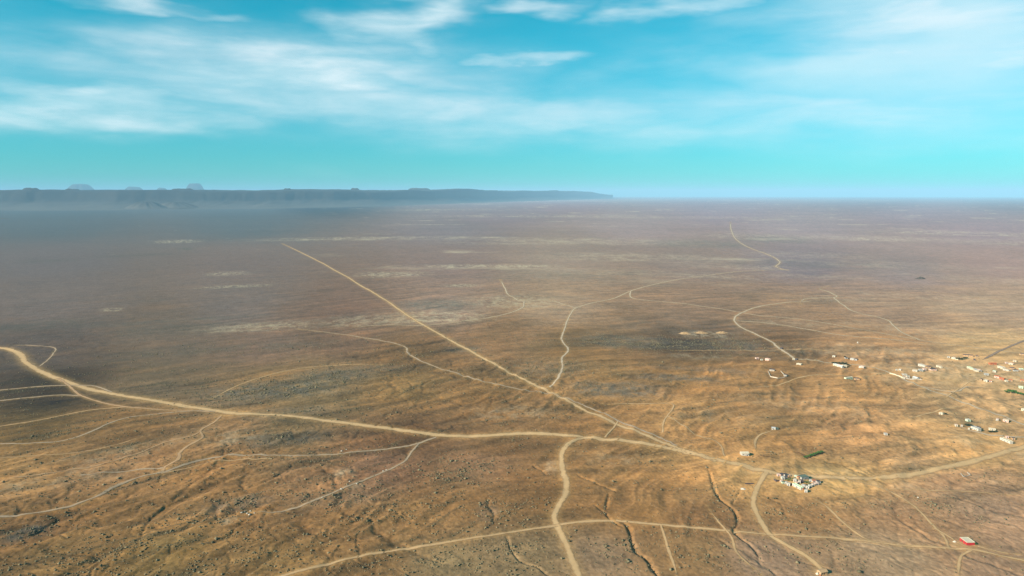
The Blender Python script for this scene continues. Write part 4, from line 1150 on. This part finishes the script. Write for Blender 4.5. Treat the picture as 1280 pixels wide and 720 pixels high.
groves = [
 ('green', 'leafy green tree', 'in the hedge row above the junction', 'trees of the hedge row', [(1006, 573, 2.6, 2.2), (1009, 572.2, 3, 2.4), (1012, 571.2, 3.2, 2.6), (1015, 570.3, 3.2, 2.6), (1018, 569.3, 3.4, 2.6), (1021, 568.2, 3.4, 2.6), (1024, 567.2, 3.2, 2.6), (1027, 566.2, 3, 2.4)]),
 ('green', 'leafy green tree', 'in the grove at the right edge of the settlement', 'trees of the settlement grove', [(1258, 491, 3.8, 3.6), (1261.5, 490, 4.4, 4), (1264.5, 491.5, 4.6, 4.2), (1268, 491, 4.6, 4.2), (1271.5, 493, 4.2, 4), (1275, 493.5, 4.0, 3.6), (1278.5, 494.5, 4.0, 3.6)]),
 ('dark', 'dark green tree', 'in the compound beside the asphalt road end', 'trees of the compound', [(1196, 449.5, 4.2, 3.8), (1199, 450, 4.4, 4), (1202, 450, 4.4, 4), (1205, 449, 4.2, 3.8), (1208, 448.6, 4, 3.6)]),
 ('dark', 'dark green tree', 'by the long white house', 'trees by the long white house', [(1207.5, 532.5, 3.4, 3.0), (1210.5, 532.8, 3.6, 3.2), (1213.5, 533, 3.4, 3.0), (1236.5, 540.4, 2.6, 2.6), (1239.5, 540.8, 2.8, 2.8), (1242.5, 540.8, 2.6, 2.6), (1245, 540.4, 2.6, 2.4)]),
 ('dark', 'dark green tree', 'behind the middle white houses', 'trees behind the middle white houses', [(1041, 454.8, 3.8, 3.6), (1045, 455, 4, 3.8), (1049, 455.2, 4.2, 4), (1053, 455.4, 4.2, 4), (1057, 456.2, 4, 3.8), (1060, 457.2, 3.6, 3.4), (1056, 447, 3.6, 3.2)]),
 ('dark', 'dark green tree', 'beside the cream house alone on the right slope', 'trees beside the cream house', [(1179.5, 517.8, 2.8, 2.6), (1182, 518.3, 2.8, 2.6)]),
 ('yellow', 'yellowish green bush', 'inside the hut cluster', 'bushes inside the hut cluster', [(984, 600.8, 1.8, 1.8), (986, 599.6, 2, 1.8), (988.5, 601.5, 1.8, 1.8), (990, 599.4, 2, 1.8), (993, 597.8, 1.8, 1.6), (1006.5, 604.2, 1.8, 1.8), (1009, 603.2, 2, 2), (1011, 605.2, 1.8, 1.8)]),
 ('dark', 'dark green bush', 'inside the hut cluster', 'dark bushes inside the hut cluster', [(988.6, 606.2, 2.0, 1.9), (1007.5, 607.4, 2.0, 2.0), (1010, 607.6, 2.2, 2.0), (1016.6, 605.2, 1.8, 1.6)]),
 ('green', 'small green tree', 'beside the red house', 'trees beside the red house', [(1217.4, 680.5, 2.2, 2.0), (1219.6, 681, 1.6, 1.6)]),
]
for kind, look, phrase, grp, lst in groves:
    isb = 'bush' in look
    for j, (px, py, h, sp_) in enumerate(sorted(lst)):
        tree(px, py, h, sp_, kind, j, f'{look} {phrase}, {ORD[j]}', grp, 'bush' if isb else 'tree', 'bush' if isb else 'tree')

def thorn_fence(pts, label):
    P = curve(pts, 0.7)
    c = P.mean(0); z = float(gz(c[0], c[1])[0]); rng = random.Random(5)
    mb = MB()
    for p in P:
        zz = float(gz(p[0], p[1])[0]) - z
        for q in range(5):
            d = Vector((rng.gauss(0, .5), rng.gauss(0, .5), rng.uniform(0.4, 1.3)))
            b0 = Vector((p[0] - c[0] + rng.gauss(0, .4), p[1] - c[1] + rng.gauss(0, .4), zz - 0.1))
            mb.tube(b0, b0 + d, 0.13, 0.05, 3)
    o = mb.build('thorn_fence', MAT['wood']); o.location = (c[0], c[1], z)
    o['label'] = label; o['category'] = 'fence'
thorn_fence([(947, 570.5), (955, 570.2), (963, 571), (970, 573)], 'dark brown thorn fence right of the lone white shed')
thorn_fence([(994, 565), (1000, 566.5), (1004, 569.5)], 'short brown thorn fence left of the green hedge row')

# ------------------------------------------------------------------ scrub: tens of thousands of knee-high shrubs
def scrub():
    rng = np.random.default_rng(77)
    N = 900000
    r = np.sqrt(rng.uniform(505 ** 2, 1750 ** 2, N)); a = rng.uniform(-0.70, 0.70, N)
    x = r * np.sin(a); y = r * np.cos(a)
    clump = fbm(x, y, 22, 3, 401, 0.7)
    bigc = fbm(x, y, 130, 4, 171, 0.6)
    dn = np.clip(0.10 + 0.55 * sstep(-0.1, 0.5, bigc) + 1.5 * gsample(dark, x, y) , 0, 1.7) * sstep(-0.25, 0.35, clump)
    dn *= np.where(a < 0.12, 1.0, 0.55) * (1 - np.clip(gsample(dust, x, y) * 2, 0, 1)) * (1 - gsample(wash[..., 0], x, y))
    dn *= np.clip(1.5 - r / 1200, 0.12, 1)
    dn += 0.5 * np.clip(gsample(carve, x, y), 0, 1)
    patch = np.zeros(N); aa = np.arctan2(x, y); ss = CAM_H / r
    for (px, py, rx, ry) in [(150,690,150,24),(330,690,100,22),(420,622,80,20),(560,702,130,20),(640,640,50,16),(340,488,85,11),(420,470,50,8),(860,680,50,26),(985,650,40,24),(1085,630,25,10),(1010,690,60,20),(560,590,60,16),
                             (770,690,50,20),(300,628,40,9),(650,690,60,16),(1160,630,30,10),(60,655,40,8),(240,650,60,14),(480,640,60,14),(690,460,50,9),(800,430,80,8),(900,430,60,7)]:
        c0 = pix(px, py)[0]; a0 = math.atan2(*c0); s0 = CAM_H / math.hypot(*c0)
        patch = np.maximum(patch, np.exp(-((aa - a0) / (rx / FOC)) ** 2 - ((ss - s0) / (ry / FOC)) ** 2))
    dn = dn + 0.9 * patch * sstep(-0.35, 0.3, clump) * (1 - np.clip(gsample(dust, x, y) * 2, 0, 1)) + 0.6 * gsample(veg, x, y)
    keep = rng.uniform(0, 1, N) < dn * 0.36
    x, y, r = x[keep], y[keep], r[keep]
    n = len(x)
    size = np.exp(rng.normal(-0.48, 0.40, n))
    size = np.clip(size, 0.35, 2.2)
    z = gz(x, y)
    th = rng.uniform(0, 6.28, n)
    base = np.array([(1, 0, .35), (0, 1, .35), (-1, 0, .35), (0, -1, .35), (0.1, 0.1, 1.0), (0, 0, -0.4)])
    jit = rng.normal(0, 0.16, (n, 6, 3))
    v = base[None] + jit
    c_, s_ = np.cos(th)[:, None], np.sin(th)[:, None]
    vx = (v[..., 0] * c_ - v[..., 1] * s_) * size[:, None]; vy = (v[..., 0] * s_ + v[..., 1] * c_) * size[:, None]
    vz = v[..., 2] * size[:, None] * 0.95
    V = np.stack([vx + x[:, None], vy + y[:, None], vz + z[:, None]], -1).reshape(-1, 3)
    tri = np.array([(0, 1, 4), (1, 2, 4), (2, 3, 4), (3, 0, 4), (1, 0, 5), (2, 1, 5), (3, 2, 5), (0, 3, 5)])
    F = (tri[None] + (np.arange(n) * 6)[:, None, None]).reshape(-1)
    me = mesh_np('scrub', V, F, 3)
    tint = rng.uniform(0, 1, n)
    cols = np.outer(1 - tint, (0.10, 0.09, 0.052)) + np.outer(tint, (0.23, 0.185, 0.105))
    set_color(me, 'tone', np.repeat(cols, 6, 0))
    mt, t, b, o = material('dry_scrub')
    at = t.node('ShaderNodeAttribute', attribute_name='tone')
    t.put(b.inputs['Base Color'], at.outputs['Color'])
    me.materials.append(mt)
    o = bpy.data.objects.new('scrub', me); link(o)
    o['kind'] = 'stuff'; o['label'] = 'low grey green desert scrub dotted over the plain'
    scene['scrub_count'] = n
scrub()

# ------------------------------------------------------------------ haze
def haze():
    s = 110000.0; z0, z1 = -20.0, 960.0
    vs = [(-s, -s, z0), (s, -s, z0), (s, s, z0), (-s, s, z0), (-s, -s, z1), (s, -s, z1), (s, s, z1), (-s, s, z1)]
    fs = [(0, 3, 2, 1), (4, 5, 6, 7), (0, 1, 5, 4), (1, 2, 6, 5), (2, 3, 7, 6), (3, 0, 4, 7)]
    me = bpy.data.meshes.new('haze'); me.from_pydata(vs, [], fs); me.update()
    mt = bpy.data.materials.new('pale_haze'); mt.use_nodes = True
    t = NT(mt.node_tree); t.n.clear()
    v = t.node('ShaderNodeVolumePrincipled', {'Color': (0.39, 0.70, 0.95, 1), 'Density': 2.4e-5, 'Anisotropy': -0.1})
    t.node('ShaderNodeOutputMaterial', {'Volume': v.outputs[0]})
    me.materials.append(mt)
    o = bpy.data.objects.new('haze', me); link(o)
    o['kind'] = 'stuff'; o['label'] = 'pale turquoise haze thickening towards the horizon'
haze()
